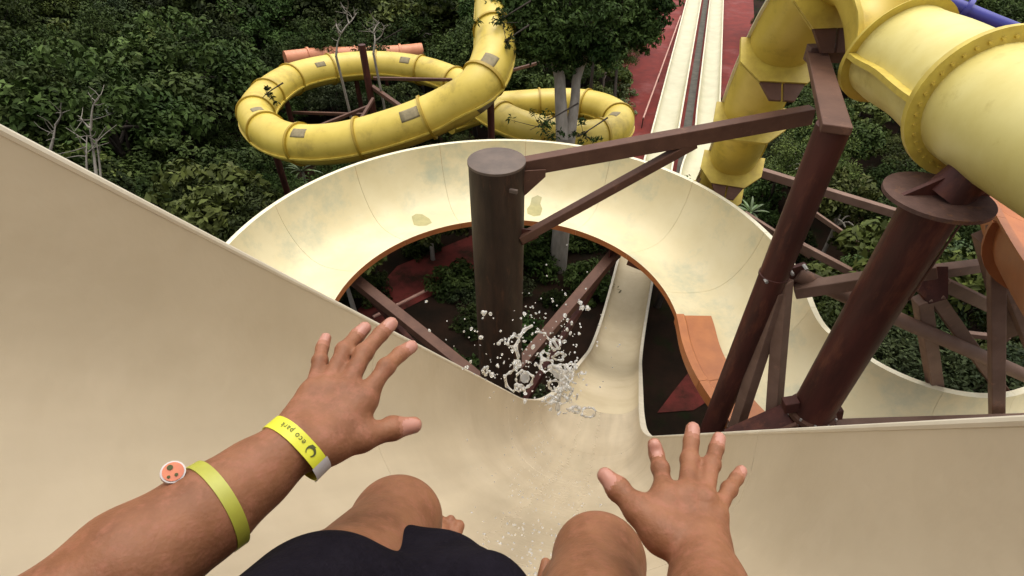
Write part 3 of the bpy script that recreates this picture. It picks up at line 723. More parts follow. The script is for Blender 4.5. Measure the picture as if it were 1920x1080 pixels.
def make_tree_kind(h, rad, nclump, per, lsz, lm, seed, flat=.6, bark='bark_d', r0=.16):
    rg = np.random.default_rng(seed); cs = []; rs_ = []; ch = []
    top = np.array([rg.uniform(-.3, .3), rg.uniform(-.3, .3), h * .62])
    ch.append(([(0, 0, -.1), (rg.uniform(-.2, .2), rg.uniform(-.2, .2), h * .3), tuple(top)], r0, r0 * .5))
    lobes = [(np.array([0, 0, h * .74]), rad * .62)]
    for k in range(7):
        a = k * 2 * math.pi / 7 + rg.uniform(-.4, .4); rr = rad * rg.uniform(.45, .72)
        lobes.append((np.array([math.cos(a) * rr, math.sin(a) * rr, h * rg.uniform(.44, .80)]), rad * rg.uniform(.28, .46)))
        ch.append(([tuple(top * rg.uniform(.55, .95)), tuple(top * .6 + lobes[-1][0] * .4), tuple(lobes[-1][0])], r0 * .42, r0 * .12))
    for k in range(nclump):
        lc, lr = lobes[rg.integers(len(lobes))]
        d = rg.normal(size=3); d[2] = abs(d[2]) * 1.0 - .35; d = norm(d)
        cs.append(lc + d * np.array([1, 1, flat + .2]) * lr * rg.uniform(.7, 1.08)); rs_.append(rad * rg.uniform(.09, .19))
    v, f = leaf_blob(cs, rs_, per, lsz, seed=seed)
    return mesh_np('crown', v, f, lm), limb_mesh('trunk', ch, M[bark])
kinds = [
    make_tree_kind(6.2, 2.5, 230, 46, .17, M['leaf'], 1),
    make_tree_kind(7.0, 2.7, 250, 44, .19, M['leaf2'], 2),
    make_tree_kind(5.4, 2.4, 220, 44, .16, M['leaf'], 3),
    make_tree_kind(7.6, 2.3, 220, 48, .15, M['leaf3'], 4),
    make_tree_kind(6.0, 2.9, 220, 40, .25, M['leaf2'], 5),
    make_tree_kind(6.6, 2.6, 150, 34, .36, M['leaf4'], 6, bark='bark'),
    make_tree_kind(7.4, 2.9, 200, 60, .13, M['leaf4'], 8, flat=.3, bark='bark'),
]
kind_short = ['dense dark green broadleaf tree', 'tall mid green tree with rounded crown', 'low bushy dark green tree', 'slender grey green fine leaved tree', 'spreading mid green large leaved tree', 'light green coarse leaved tree', 'flat topped feathery pale trunked tree']
def near_what(x, y):
    d = np.array([x, y, 4.0]) - CAM; px = 960 + 1000 * (d @ cR) / (d @ cF)
    si = np.dot(np.array([x, y, 0]) - LB, lane_r)
    if math.hypot(x - CC[0], y - CC[1]) < 6.2: return 'under the cream curved slide'
    if px > 1400 and y < 17: return 'behind the brown steel braces'
    if 3 < si < 9.5: return 'on the far side of the red pavement'
    if -9.5 < si < -2 and y > 20: return 'between red pavement and small yellow loop'
    if si >= 9.5: return 'deep in the forest past the yellow flume'
    if px < 440 and y < 22: return 'just beyond the beige slide wall'
    if px < 440: return 'far back in the forest past the beige wall'
    if y > 26: return 'in the forest behind the orange tube'
    return 'close around the large yellow loop'
def put_tree(k, x, y, sc, z=0, group='forest trees around the slides', label=None, name='forest_tree'):
    cr_, tk = kinds[k]
    o = bpy.data.objects.new(name, None); COL.objects.link(o); o.location = (x, y, z); o.empty_display_size = .3
    o.rotation_euler = (0, 0, random.uniform(0, 6.28)); o.scale = (sc * random.uniform(.9, 1.12), sc * random.uniform(.9, 1.12), sc * random.uniform(.9, 1.12))
    tag(o, label or kind_short[k] + ' ' + near_what(x, y), 'tree', group)
    for nm, me in (('crown', cr_), ('trunk', tk)):
        c = bpy.data.objects.new(nm, me); COL.objects.link(c); c.parent = o
    return o
def blocked(x, y, rad, htop):
    # keep slides, columns and pavements free of crowns
    if (x - CC[0]) ** 2 + (y - CC[1]) ** 2 < (7.0 + rad * .6) ** 2: return True
    al = np.dot(np.array([x, y, 0]) - LB, lane_d); si = np.dot(np.array([x, y, 0]) - LB, lane_r)
    if al > -14 and -3.1 - rad * .62 < si < 4.2 + rad * .62: return True
    dd_ = np.hypot(hel.p[:, 0] - x, hel.p[:, 1] - y)
    near = dd_ < rad * .85 + .5
    if near.any() and htop > hel.p[near][:, 2].min() - .9: return True
    if 2.5 < x < 8.5 and -3 < y < 13: return True
    c = np.array([x, y, htop * .62]) - CAM; dp = c @ cF; px = 960 + 1000 * (c @ cR) / dp; py = 540 - 1000 * (c @ cU) / dp; rp = 1000 * max(rad, htop * .3) / dp
    if (((HX - px) ** 2 + (HY - py) ** 2 < (rp * .95 + 600 * HR / HD) ** 2) & (HD > dp - 1.0)).any(): return True
    if dp < 25 and ((px - 670) / (200 + rp)) ** 2 + ((py - 195) / (75 + rp)) ** 2 < 1 and htop > 2.6: return True
    if abs(x) < 6 and y < 8: return True
    return False
clear = np.concatenate([hel.p[hel.s > 2.5], fo.p[(fo.s < fo.L * .30) | ((fo.s > fo.L * .60) & (fo.s < fo.L * .8))]])
HX, HY, HD = (lambda d: (960 + 1000 * (d @ cR) / (d @ cF), 540 - 1000 * (d @ cU) / (d @ cF), d @ cF))(clear - CAM)
placed = []
def try_tree(x, y, sc, k=None, spacing=1.9, force=False):
    k = random.choice((0, 1, 2, 3, 4, 5, 6, 0, 1, 4, 5)) if k is None else k
    hts = [6.2, 7.0, 5.4, 7.6, 6.0, 6.6, 7.4]; rads = [2.5, 2.7, 2.4, 2.3, 2.9, 2.6, 2.9]
    for sc_ in (sc, sc * .75, sc * .55, sc * .4):
        if force or not blocked(x, y, rads[k] * sc_, hts[k] * sc_ * 1.02):
            if any((x - a) ** 2 + (y - b) ** 2 < (spacing * (sc_ + c) / 2) ** 2 for a, b, c in placed): return
            placed.append((x, y, sc_)); put_tree(k, x, y, sc_); return
random.seed(21)
for j in range(19):
    for i in range(34):
        y = 7.5 + j * 2.3 + random.uniform(-.9, .9); x = -43 + i * 2.5 + random.uniform(-1, 1)
        # only what the camera can see
        d = np.array([x, y, 4.5]) - CAM; dep = d @ cF; px = 960 + 1000 * (d @ cR) / dep; py = 540 - 1000 * (d @ cU) / dep
        if not (-260 < px < 2180 and -330 < py < 900): continue
        if y > 40 and random.random() < .35: continue
        sc = random.uniform(.75, 1.2)
        if px > 1350: sc *= .72
        if y > 30: sc *= 1.12
        try_tree(x, y, sc)
# bushes: low crowns filling the floor under the loops and the curve
def make_bush(seed, lm, lsz, rad=1.0):
    rg = np.random.default_rng(seed); cs = []; rr = []; ch = []
    for k in range(46):
        d = rg.normal(size=3); d[2] = abs(d[2]); d = norm(d); c = d * np.array([rad, rad, rad * .8]) * rg.uniform(.4, 1); cs.append(c); rr.append(rad * rg.uniform(.16, .3))
        if k % 6 == 0: ch.append(([(0, 0, 0), tuple(c * .5 + np.array([0, 0, .1])), tuple(c)], .03, .01))
    v, f = leaf_blob(cs, rr, 40, lsz, seed=seed + 50)
    return mesh_np('foliage', v, f, lm), limb_mesh('stem', ch, M['bark_d'], 5)
bush_k = [make_bush(61, M['leaf'], .15), make_bush(62, M['leaf2'], .17), make_bush(63, M['leaf_y'], .16), make_bush(64, M['leaf3'], .13)]
bush_l = ['low dark green shrub', 'low mid green leafy shrub', 'bright yellow green shrub', 'low grey green shrub']
def put_bush(k, x, y, sc, label=None):
    o = bpy.data.objects.new('shrub', None); COL.objects.link(o); o.location = (x, y, 0); o.rotation_euler = (0, 0, random.uniform(0, 6.28)); o.scale = (sc, sc, sc * random.uniform(.8, 1.2))
    tag(o, label or bush_l[k] + ' ' + near_what(x, y), 'shrub', 'shrubs on the forest floor')
    for nm, me in zip(('foliage', 'stem'), bush_k[k]):
        c = bpy.data.objects.new(nm, me); COL.objects.link(c); c.parent = o
def on_red(x, y):
    def inside(poly):
        r = False; n = len(poly)
        for i in range(n):
            x1, y1 = poly[i][:2]; x2, y2 = poly[(i + 1) % n][:2]
            if (y1 > y) != (y2 > y) and x < (x2 - x1) * (y - y1) / (y2 - y1) + x1: r = not r
        return r
    return inside(apron) or inside(path_red)
random.seed(5)
nb_ = 0
for _ in range(700):
    x = random.uniform(-14, 20); y = random.uniform(5, 30)
    if nb_ > 150: break
    al = np.dot(np.array([x, y, 0]) - LB, lane_d); si = np.dot(np.array([x, y, 0]) - LB, lane_r)
    if on_red(x, y) or -1.7 < si < 3.6: continue
    if math.hypot(x - cx, y - cy) < 1.3: continue
    if any(math.hypot(x - a, y - b) < 1.2 * c for a, b, c in placed): continue
    put_bush(random.choice((0, 0, 1, 3)), x, y, random.uniform(.5, 1.15)); nb_ += 1
for px, py, z, sc in ((1165, 190, .6, 1.0), (1160, 160, .6, 1.1), (1388, 150, .4, .8), (1375, 185, .4, .9)):
    q = PZ(px, py, z); put_bush(2, q[0], q[1], sc)
# the big tree rising beside the lane, with a forked pale trunk
bt_ = PZ(1062, 262, 5.4)
bt0 = np.array([bt_[0], bt_[1], 0])
rg = np.random.default_rng(77)
big = empty('forked_tree', bt0, 'large tree with forked pale grey trunk and dark overhanging crown beside the run-out lanes', 'tree')
zf = 5.9
f1 = P(1046, 125, np.dot(bt_ - CAM, cF) - .6); f2 = P(1086, 128, np.dot(bt_ - CAM, cF) - .5)
fork = np.array([bt0[0], bt0[1], 5.5])
tk = limb_mesh('trunk', [([bt0, (bt0 + fork) / 2 + np.array([.05, 0, 0]), fork], .36, .26), ([fork - np.array([0.1, 0, .4]), (fork + f1) / 2 + np.array([-.05, 0, 0]), f1, f1 + np.array([-.5, .2, 1.2])], .23, .14), ([fork - np.array([-.1, 0, .4]), (fork + f2) / 2 + np.array([.06, 0, 0]), f2, f2 + np.array([.7, .1, 1.0])], .19, .11)], M['bark'], 12)
link('trunk', tk, big)
cs = []; rr = []; br_ = []
lob = []
dfk = np.dot(fork - CAM, cF)
for px, py, dz, r_ in ((985, 60, -1.2, .8), (1040, 20, -1.6, 1.0), (1110, 40, -1.4, 1.0), (1170, 30, -1.0, .9), (1080, -40, -1.2, 1.3), (1200, -20, -.6, .9), (980, -10, -1.5, .9), (1010, 90, -1.1, .6), (1120, 95, -1.0, .65), (1060, 75, -1.5, .8), (1185, 80, -.6, .6), (1225, 15, -.3, .65), (965, 35, -1.3, .6), (1150, -30, -.8, 1.0), (1000, -50, -1.0, 1.0), (1060, 105, -1.3, .5), (945, 10, -1.4, .5), (1215, 60, -.2, .4)):
    lob.append((P(px, py, dfk + dz + rg.uniform(-.3, .3)), r_))
for lc, lr in lob:
    br_.append(([f1 if rg.random() < .5 else f2, (lc + f1) / 2 + np.array([0, 0, .2]), lc], .07, .02))
    for k in range(34):
        d = rg.normal(size=3); d[2] *= .7; d = norm(d); cs.append(lc + d * lr * rg.uniform(.35, 1.0)); rr.append(rg.uniform(.16, .36))
v, f = leaf_blob(cs, rr, 46, .17, seed=90, aspect=.38)
link('crown', mesh_np('crown', v, f, M['leaf']), big); link('limb', limb_mesh('limb', br_, M['bark_d'], 6), big)
# a few darker stems near it
for px, y0, y1, z0 in ((1150, 215, 100, 3.0), (1112, 120, 40, 5.0)):
    a = PZ(px, y0, z0); dpt = np.dot(a - CAM, cF)
    sp = empty('sapling', (a[0], a[1], 0), 'thin dark sapling stem beside the forked tree' if px == 1150 else 'slender bare sapling behind the forked tree', 'tree')
    tp = P(px + 8, y1, dpt - .4)
    link('trunk', limb_mesh('trunk', [([(a[0], a[1], 0), a, tp], .12, .05)], M['bark_d'], 8), sp)
    cs = [tp + rg.normal(size=3) * .45 for _ in range(26)]; v, f = leaf_blob(cs, [.25] * 26, 40, .15, seed=px)
    link('crown', mesh_np('crown', v, f, M['leaf2']), sp)
# leafy sprays lying over the tubes
def spray(label, px, py, dep, rad, n, lm='leaf', lsz=.16):
    c = P(px, py, dep)
    o = empty('overhanging_branch', c, label, 'branch')
    cs = [c + rg.normal(size=3) * rad * .5 for _ in range(n)]
    v, f = leaf_blob(cs, [rad * .28] * n, 16, lsz, seed=int(px), aspect=.3)
    link('foliage', mesh_np('foliage', v, f, M[lm]), o)
    link('twig', limb_mesh('twig', [([c + np.array([rad * 1.6, .3, rad * .9]), c + np.array([.3 * rad, 0, .3 * rad]), c - np.array([rad * .5, 0, .1])], .03, .01)] + [([c + np.array([.3 * rad, 0, .3 * rad]), c, q] , .015, .006) for q in cs[:6]], M['bark_d'], 5), o)
spray('leafy twig hanging across the upper end of the yellow tube', 938, 42, 15.4, .55, 9)
spray('dark leafy branch draped beside the yellow tube bend', 950, 78, 15.2, .4, 6)
spray('dark leafy branch hanging over the small yellow loop', 1015, 238, 16.5, .7, 16)
spray('leafy branch tip reaching the lower side of the small yellow loop', 1095, 252, 16.3, .45, 9)
spray('bushy green spray hiding the middle of the far orange tube', 690, 98, np.dot(fo.at(fo.L * .55)[0] - CAM, cF) - 1.2, 1.15, 34, 'leaf2', .24)
spray('leafy branch half covering the left end of the yellow loop', 500, 178, 18.5, .35, 6)
# dead pale branches
def dead(label, chains, dep):
    c0 = P(*chains[0][0], dep); o = empty('dead_tree', (c0[0], c0[1], 0), label, 'tree')
    cc = [([(c0[0], c0[1], 0), (c0[0] + .1, c0[1], c0[2] * .6), c0], .06, .045)]
    for chn in chains: cc.append(([P(px, py, dep + .15 * i * math.sin(px)) for i, (px, py) in enumerate(chn)], .045 if chn is chains[0] else .03, .012))
    link('trunk', limb_mesh('trunk', cc[:2], M['twig'], 7), o)
    rgd = np.random.default_rng(int(chains[0][0][0]))
    for q in cc[1:]:
        tw = [q] if q is not cc[1] else []; e = np.asarray(q[0][-1]); b0 = np.asarray(q[0][len(q[0]) // 2])
        for k in range(5):
            a = b0 + (e - b0) * rgd.uniform(.1, 1); d = rgd.normal(size=3) * .5 + np.array([0, 0, .55]); L_ = rgd.uniform(.25, .6)
            tw.append(([a, a + d * L_ * .5, a + d * L_ + rgd.normal(size=3) * .08], .012, .005))
        link('branch', limb_mesh('branch', tw, M['twig'], 5), o)
dead('bare pale branching dead tree above the orange tube', [[(630, 105), (633, 80), (640, 62)], [(640, 62), (650, 48), (660, 38), (668, 25)], [(640, 62), (632, 52), (630, 40)], [(655, 45), (650, 28), (652, 12)]], 19.2)
dead('small bare grey tree behind the yellow loop', [[(700, 100), (703, 75), (700, 55)], [(703, 78), (716, 66), (720, 52)], [(700, 60), (706, 48), (712, 42)]], 20.5)
dead('bare grey tree with several upright stems near the beige rim', [[(182, 345), (176, 290), (168, 240)], [(168, 240), (158, 230), (148, 222)], [(170, 245), (174, 200), (188, 178)], [(165, 345), (162, 300), (163, 255)], [(190, 345), (186, 300), (180, 260)]], 13.5)
dead('crooked bare stem among pale green leaves', [[(92, 290), (100, 260), (104, 235)], [(104, 235), (112, 222), (118, 210)]], 14)

# banana-like plants and spiky plants
def blade_plant(name, loc, n, Ln, wd, lm, label, cat, rise=.9, droop=1.0, stem=0.0, group=None):
    o = empty(name, loc, label, cat, group)
    if stem: link('trunk', limb_mesh('trunk', [([np.array(loc), np.array(loc) + np.array([0, 0, stem * .5]), np.array(loc) + np.array([.03, 0, stem])], .07, .05)], M['bark'], 8), o)
    for k in range(n):
        a = k * 2.39996 + rg.uniform(-.2, .2); el = R_(25 + 55 * (k / n)) * rise; L_ = Ln * rg.uniform(.75, 1.1)
        base = np.array(loc) + np.array([0, 0, stem]); h_ = np.array([math.cos(a), math.sin(a), 0]); sdv = np.array([-h_[1], h_[0], 0])
        V = []; F = []; K = 6
        for i in range(K + 1):
            t = i / K; c = base + h_ * L_ * t * math.cos(el) + np.array([0, 0, L_ * t * math.sin(el) - droop * L_ * .45 * t * t]); wv = wd * math.sin(math.pi * min(1, .12 + t * .88)) + .004
            V += [c - sdv * wv / 2 + np.array([0, 0, wv * .18]), c, c + sdv * wv / 2 + np.array([0, 0, wv * .18])]
        for i in range(K):
            for q in (0, 1): F.append((i * 3 + q, i * 3 + q + 1, i * 3 + q + 4, i * 3 + q + 3))
        mesh('leaf', V, F, M[lm], o)
q = PZ(565, 318, 3.2); blade_plant('spiky_plant', (q[0], q[1], 0), 22, .95, .07, 'palm', 'spiky rosette plant below the yellow loop', 'plant', 1.0, .9, 3.1)
q = PZ(205, 215, 4.6); blade_plant('banana_plant', (q[0], q[1], 0), 8, 1.7, .38, 'palm', 'broad leaved pale green plant beside the bare grey tree', 'plant', .7, .9, 4.3)
q = PZ(50, 200, 5.0); blade_plant('banana_plant', (q[0], q[1], 0), 9, 1.9, .42, 'palm', 'broad leaved green plant rising over the beige wall', 'plant', .7, .9, 4.6)
q = PZ(1410, 390, 2.5); blade_plant('spiky_plant', (q[0], q[1], 0), 14, .9, .09, 'palm', 'small spiky green plant under the brown braces', 'plant', .8, .8, 2.3)

# ================================================================== THE RIDER
class Body:
    def __init__(s): s.pr = []
    def cone(s, a, b, ra, rb, k=.02): s.pr.append(('c', np.asarray(a, float), np.asarray(b, float), ra, rb, k))
    def ell(s, c, ax, rad, k=.02): s.pr.append(('e', np.asarray(c, float), np.asarray(ax, float), np.asarray(rad, float), 0, k))
    def sub(s, a, b, ra, rb, k=.004): s.pr.append(('s', np.asarray(a, float), np.asarray(b, float), ra, rb, k))
    def d1(s, q, X):
        if q[0] in 'cs':
            _, a, b, ra, rb, k = q; ab = b - a; L2 = max(ab @ ab, 1e-9); t = np.clip(((X - a) @ ab) / L2, 0, 1)
            return np.linalg.norm(X - a - t[:, None] * ab, axis=1) - (ra + (rb - ra) * t)
        _, c, ax, rad, _, k = q; Y = ((X - c) @ ax.T) / rad; l = np.linalg.norm(Y, axis=1); g = np.linalg.norm(Y / rad, axis=1) + 1e-9
        return l * (l - 1) / g
    def __call__(s, X):
        X = np.asarray(X, float); out = np.full(len(X), 1e3); CH = 8192
        for i0 in range(0, len(X), CH):
            x = X[i0:i0 + CH]; lo, hi = x.min(0), x.max(0); d = np.full(len(x), 1e3)
            for q in s.pr:
                if q[0] in 'cs': a = np.minimum(q[1], q[2]) - max(q[3], q[4]); b = np.maximum(q[1], q[2]) + max(q[3], q[4])
                else: a = q[1] - q[3].max(); b = q[1] + q[3].max()
                if (a - .07 > hi).any() or (b + .07 < lo).any(): continue
                e = s.d1(q, x); k = q[5]
                if q[0] == 's': e = -e; h_ = np.maximum(k - np.abs(d - e), 0) / k; d = np.maximum(d, e) + h_ * h_ * k * .25; continue
                h_ = np.maximum(k - np.abs(d - e), 0) / k; d = np.minimum(d, e) - h_ * h_ * k * .25
            out[i0:i0 + CH] = d
        return out
def surface(f, lo, hi, h):
    lo = np.asarray(lo); n = np.ceil((np.asarray(hi) - lo) / (4 * h)).astype(int) + 1
    g = np.stack(np.meshgrid(*[np.arange(k) for k in n], indexing='ij'), -1).reshape(-1, 3)
    dc = f(lo + (g + .5) * 4 * h); act = g[np.abs(dc) < 4 * h * 1.25]
    o = np.stack(np.meshgrid(*[np.arange(4)] * 3, indexing='ij'), -1).reshape(-1, 3)
    cells = (act[:, None] * 4 + o).reshape(-1, 3); NN = n * 4 + 2
    key = lambda c: (c[..., 0] * NN[1] + c[..., 1]) * NN[2] + c[..., 2]
    co = np.array([(0, 0, 0), (1, 0, 0), (0, 1, 0), (1, 1, 0), (0, 0, 1), (1, 0, 1), (0, 1, 1), (1, 1, 1)])
    ck = key(cells[:, None] + co); uk, inv = np.unique(ck, return_inverse=True); inv = inv.reshape(ck.shape)
    ijk = np.stack([uk // (NN[1] * NN[2]), (uk // NN[2]) % NN[1], uk % NN[2]], -1)
    val = f(lo + ijk * h); cv = val[inv]; neg = cv < 0; mix = neg.any(1) & ~neg.all(1)
    cells = cells[mix]; cv = cv[mix]; neg = neg[mix]; acc = np.zeros((len(cells), 3)); cnt = np.zeros(len(cells))
    for a in range(8):
        for ax in range(3):
            b = a | (1 << ax)
            if b == a: continue
            m = neg[:, a] != neg[:, b]; t = cv[m, a] / (cv[m, a] - cv[m, b]); acc[m] += co[a] + (co[b] - co[a]) * t[:, None]; cnt[m] += 1
    V = lo + (cells + acc / cnt[:, None]) * h
    K = key(cells); od = np.argsort(K); Ks = K[od]; stp = [NN[1] * NN[2], NN[2], 1]
    def find(k): i = np.minimum(np.searchsorted(Ks, k), len(Ks) - 1); return np.where(Ks[i] == k, od[i], -1)
    F = []
    for ax in range(3):
        b, c = (ax + 1) % 3, (ax + 2) % 3
        m = np.where(neg[:, 0] != neg[:, 1 << ax])[0]; k0 = K[m]
        q = np.stack([m, find(k0 - stp[b]), find(k0 - stp[b] - stp[c]), find(k0 - stp[c])], 1); ok = (q >= 0).all(1); q = q[ok]; fl = ~neg[m[ok], 0]
        q[fl] = q[fl][:, ::-1]; F.append(q)
    return V, np.concatenate(F)
B = Body()
hipc = S(-.09, -.27, .25)
AX = np.array([E1, E2, D])
# trunk and head behind the lens
B.ell(hipc, AX, (.165, .10, .13), .03)
B.ell(S(-.07, -.20, .05), AX, (.15, .095, .16), .05)
B.ell(S(-.04, -.07, -.17), AX, (.165, .13, .15), .06)
B.cone(S(-.22, .06, -.14), S(.16, .06, -.14), .062, .062, .05)
B.cone(S(-.03, .08, -.19), S(-.03, .20, -.22), .055, .05, .03)
hd_ = S(-.03, .31, -.23)
B.ell(hd_, AX, (.075, .115, .095), .03)
B.ell(S(-.03, .255, -.175), AX, (.05, .055, .055), .03)
B.cone(S(-.03, .325, -.14), S(-.03, .285, -.118), .010, .015, .012)
for sg in (-1, 1): B.ell(S(-.03 + sg * .08, .30, -.24), AX, (.010, .03, .02), .008)
# legs
def leg(knee, hip, shin, ankle, toe, rk=.056, rt=.080):
    B.cone(hip, hip + (knee - hip) * .55, rt, rt * .86, .03); B.cone(hip + (knee - hip) * .5, knee, rt * .88, rk, .03)
    B.cone(knee, knee + (ankle - knee) * .35, rk * .95, .054, .03); B.cone(knee + (ankle - knee) * .3, ankle, .055, .034, .02)
    B.cone(ankle, ankle + (toe - ankle) * .9, .034, .030, .02)
    heel = ankle - norm(toe - ankle) * .05 + norm(ankle - knee) * .02; B.cone(heel, ankle, .03, .032, .02)
    w_ = norm(np.cross(toe - ankle, ankle - knee)); u_ = norm(toe - ankle)
    for i in range(5):
        x = (i - 2) * .017; B.cone(ankle + (toe - ankle) * .8 + w_ * x, toe + w_ * x * 1.1 + u_ * (.02 - abs(i - 1) * .006), .014, .0095 if i else .012, .006)
kL = P(742, 982, .70); kR = P(1122, 1055, .68)
hL = S(-.172, -.27, .26); hRr = S(.02, -.27, .26)
leg(kL, hL, None, S(-.275, -.35, 1.04), S(-.272, -.232, 1.09), .052)
leg(kR, hRr, None, S(-.02, -.36, 1.06), S(-.02, -.25, 1.12), .052)
B.ell(kL + E2 * .012 + D * .008, AX, (.042, .035, .045), .03); B.ell(kR + E2 * .012 + D * .01, AX, (.042, .035, .045), .03)
# arms
def chain(pts_, rs_, k=.02):
    for i in range(len(pts_) - 1): B.cone(pts_[i], pts_[i + 1], rs_[i], rs_[i + 1], k)
NARM0 = len(B.pr)
wL = P(556, 832, .50); fL1 = P(470, 897, .475); fL2 = P(380, 966, .44); fL3 = P(245, 1062, .40); elL = P(60, 1220, .36)
chain([wL, fL1, fL2, fL3, elL], [.0265, .0290, .0350, .0405, .040], .02)
chain([elL, S(-.30, -.22, .12), S(-.24, .05, -.12)], [.040, .05, .06], .03)
NARM = len(B.pr)
wR = P(1313, 1025, .51); fR1 = P(1330, 1110, .465); fR2 = P(1345, 1190, .42); elR = P(1390, 1330, .34)
chain([wR, fR1, fR2, elR], [.0275, .031, .040, .044], .02)
chain([elR, S(.20, -.10, .10), S(.17, .05, -.12)], [.045, .05, .06], .03)
NAILS = []; TIPS = []
def hand(wrist, mcps, fingers, thumb, rads, view):
    """fingers: list of [mcp, pip, dip, tip]"""
    n_ = -norm(cF * .9 + (np.mean(mcps, 0) - CAM) * .3)                    # back of the hand faces the lens
    ac = norm(mcps[0] - mcps[3])
    wpts = [wrist + ac * x for x in (.014, .005, -.005, -.014)]
    for m_, w_ in zip(mcps, wpts):
        B.cone(w_, m_ - n_ * .002, .0150, .0112, .010)
        B.cone(m_ - n_ * .010 + (w_ - m_) * .2, w_ - n_ * .010, .0105, .0135, .010)
    for a, b in zip(mcps[:-1], mcps[1:]): B.cone(a - n_ * .004 + (wrist - a) * .12, b - n_ * .004 + (wrist - b) * .12, .0105, .0105, .008)
    for fi, (fp, r) in enumerate(zip(fingers, rads)):
        m_, p_, d_, t_ = fp
        B.cone(m_, p_, r * 1.08, r * .97, .006); B.cone(p_, d_, r * .97, r * .93, .003); B.cone(d_, t_, r * .95, r * .86, .003)
        B.ell(p_ + n_ * .001, np.eye(3), (r * 1.1,) * 3, .004); B.ell(m_ + n_ * .002, np.eye(3), (r * 1.12,) * 3, .008)
        B.cone(m_ + n_ * (r * .86), wrist + (m_ - wrist) * .35 + n_ * .0135, .0038, .003, .005)          # tendon
        u_ = norm(t_ - d_); nn = norm(n_ - u_ * (n_ @ u_)); NAILS.append((t_ - u_ * r * .05 + nn * r * .75, u_, nn, r)); TIPS.append((d_ + (t_ - d_) * .8, r))
    c_, m_, i_, t_ = thumb
    B.cone(wrist + ac * .012 + (c_ - wrist) * .3, c_, .016, .017, .014); B.cone(c_, m_, .0185, .0140, .012); B.cone(mcps[0] - n_ * .008, c_ - n_ * .006, .012, .014, .016)
    B.cone(m_, i_, .0125, .0112, .006); B.cone(i_, t_, .0117, .0088, .004); B.ell(i_, np.eye(3), (.0125,) * 3, .004)
    B.cone(m_ + (mcps[0] - m_) * .15 - n_ * .004, mcps[0] - n_ * .006 + (wrist - mcps[0]) * .3, .009, .011, .016)
    u_ = norm(t_ - i_); nn = norm(n_ - u_ * (n_ @ u_)); NAILS.append((t_ - u_ * .003 + nn * .0085, u_, nn, .0115)); TIPS.append((i_ + (t_ - i_) * .8, .0115))
def fing(q): return [P(*x) for x in q]
LF = [fing([(679, 752, .548), (724, 688, .580), (750, 664, .600), (771, 650, .612)]), fing([(646, 734, .550), (683, 661, .590), (714, 626, .612), (733, 607, .622)]),
      fing([(613, 728, .550), (646, 656, .592), (670, 629, .612), (684, 615, .618)]), fing([(585, 733, .545), (600, 676, .580), (604, 652, .596), (611, 634, .605)])]
NHL = len(B.pr)
hand(wL, [f[0] for f in LF], LF, fing([(612, 832, .51), (676, 822, .530), (736, 803, .550), (776, 797, .560)]), [.0092, .0096, .0090, .0076], 1)
NHR = len(B.pr)
RF = [fing([(1250, 936, .540), (1238, 878, .585), (1231, 852, .604), (1227, 834, .604)]), fing([(1289, 927, .543), (1293, 862, .590), (1296, 828, .612), (1299, 804, .622)]),
      fing([(1320, 935, .541), (1334, 870, .585), (1343, 841, .605), (1348, 822, .614)]), fing([(1342, 965, .535), (1367, 917, .565), (1381, 897, .580), (1390, 883, .588)])]
hand(wR, [f[0] for f in RF], RF, fing([(1243, 1000, .515), (1197, 958, .530), (1159, 917, .550), (1135, 892, .560)]), [.0092, .0096, .0090, .0078], 1)
allp = np.array([q[1] for q in B.pr] + [q[2] for q in B.pr if q[0] == 'c'])
Vb, Fb = surface(B, allp.min(0) - .2, allp.max(0) + .2, .0031)
fcn = Vb[Fb].mean(1); mi = np.zeros(len(Fb), np.int32)
for c, r in TIPS: mi[np.linalg.norm(fcn - c, axis=1) < r * 1.55] = 2
for c, u_, nn, r in NAILS:
    q = fcn - c; a = (q @ u_) / (r * 1.0); b = (q @ np.cross(u_, nn)) / (r * .72); h_ = (q @ nn) / (r * .7)
    mi[(a ** 4 + b ** 4 < 1) & (h_ > -.6) & (h_ < 1.2)] = 1
person = empty('person', S(-.1, FLOOR, .2), 'tanned rider in dark shorts sitting on the beige slide with both hands stretched out', 'person')
def mesh_q(name, V, F, mats, parent, mi=None):
    me = mesh_np(name, V, F, mats[0])
    for m_ in mats[1:]: me.materials.append(m_)
    if mi is not None: me.polygons.foreach_set('material_index', mi)
    me.polygons.foreach_set('use_smooth', np.ones(len(F), dtype=bool)); me.update(); return link(name, me, parent)
mesh_q('body', Vb, Fb, [M['skin'], M['nail'], M['tip']], person, mi)
# shorts
SH = Body()
SH.ell(hipc, AX, (.172, .106, .14), .03)
SH.cone(hL, hL + (kL - hL) * .51, .092, .084, .04)
SH.cone(hRr, hRr + (kR - hRr) * .30, .100, .098, .04)
SH.cone(P(790, 1110, .56), P(905, 1130, .50), .045, .045, .06)
SH.cone(P(800, 1100, .58), P(700, 1095, .58), .03, .05, .05)
SH.cone(P(640, 1040, .60), P(700, 1045, .60), .030, .030, .05)
SH.cone(P(830, 1065, .60), P(890, 1085, .56), .020, .022, .04)
SH.cone(P(870, 1060, .585), P(960, 1120, .50), .012, .014, .02)
SH.cone(P(845, 1090, .53), P(800, 1140, .5), .006, .006, .02)
SH.cone(P(715, 1068, .595), P(835, 1064, .60), .022, .020, .05)
ap = np.array([q[1] for q in SH.pr] + [q[2] for q in SH.pr if q[0] == 'c'])
Vs, Fs = surface(SH, ap.min(0) - .2, ap.max(0) + .2, .004)
mesh_q('shorts', Vs, Fs, [M['shorts']], person)
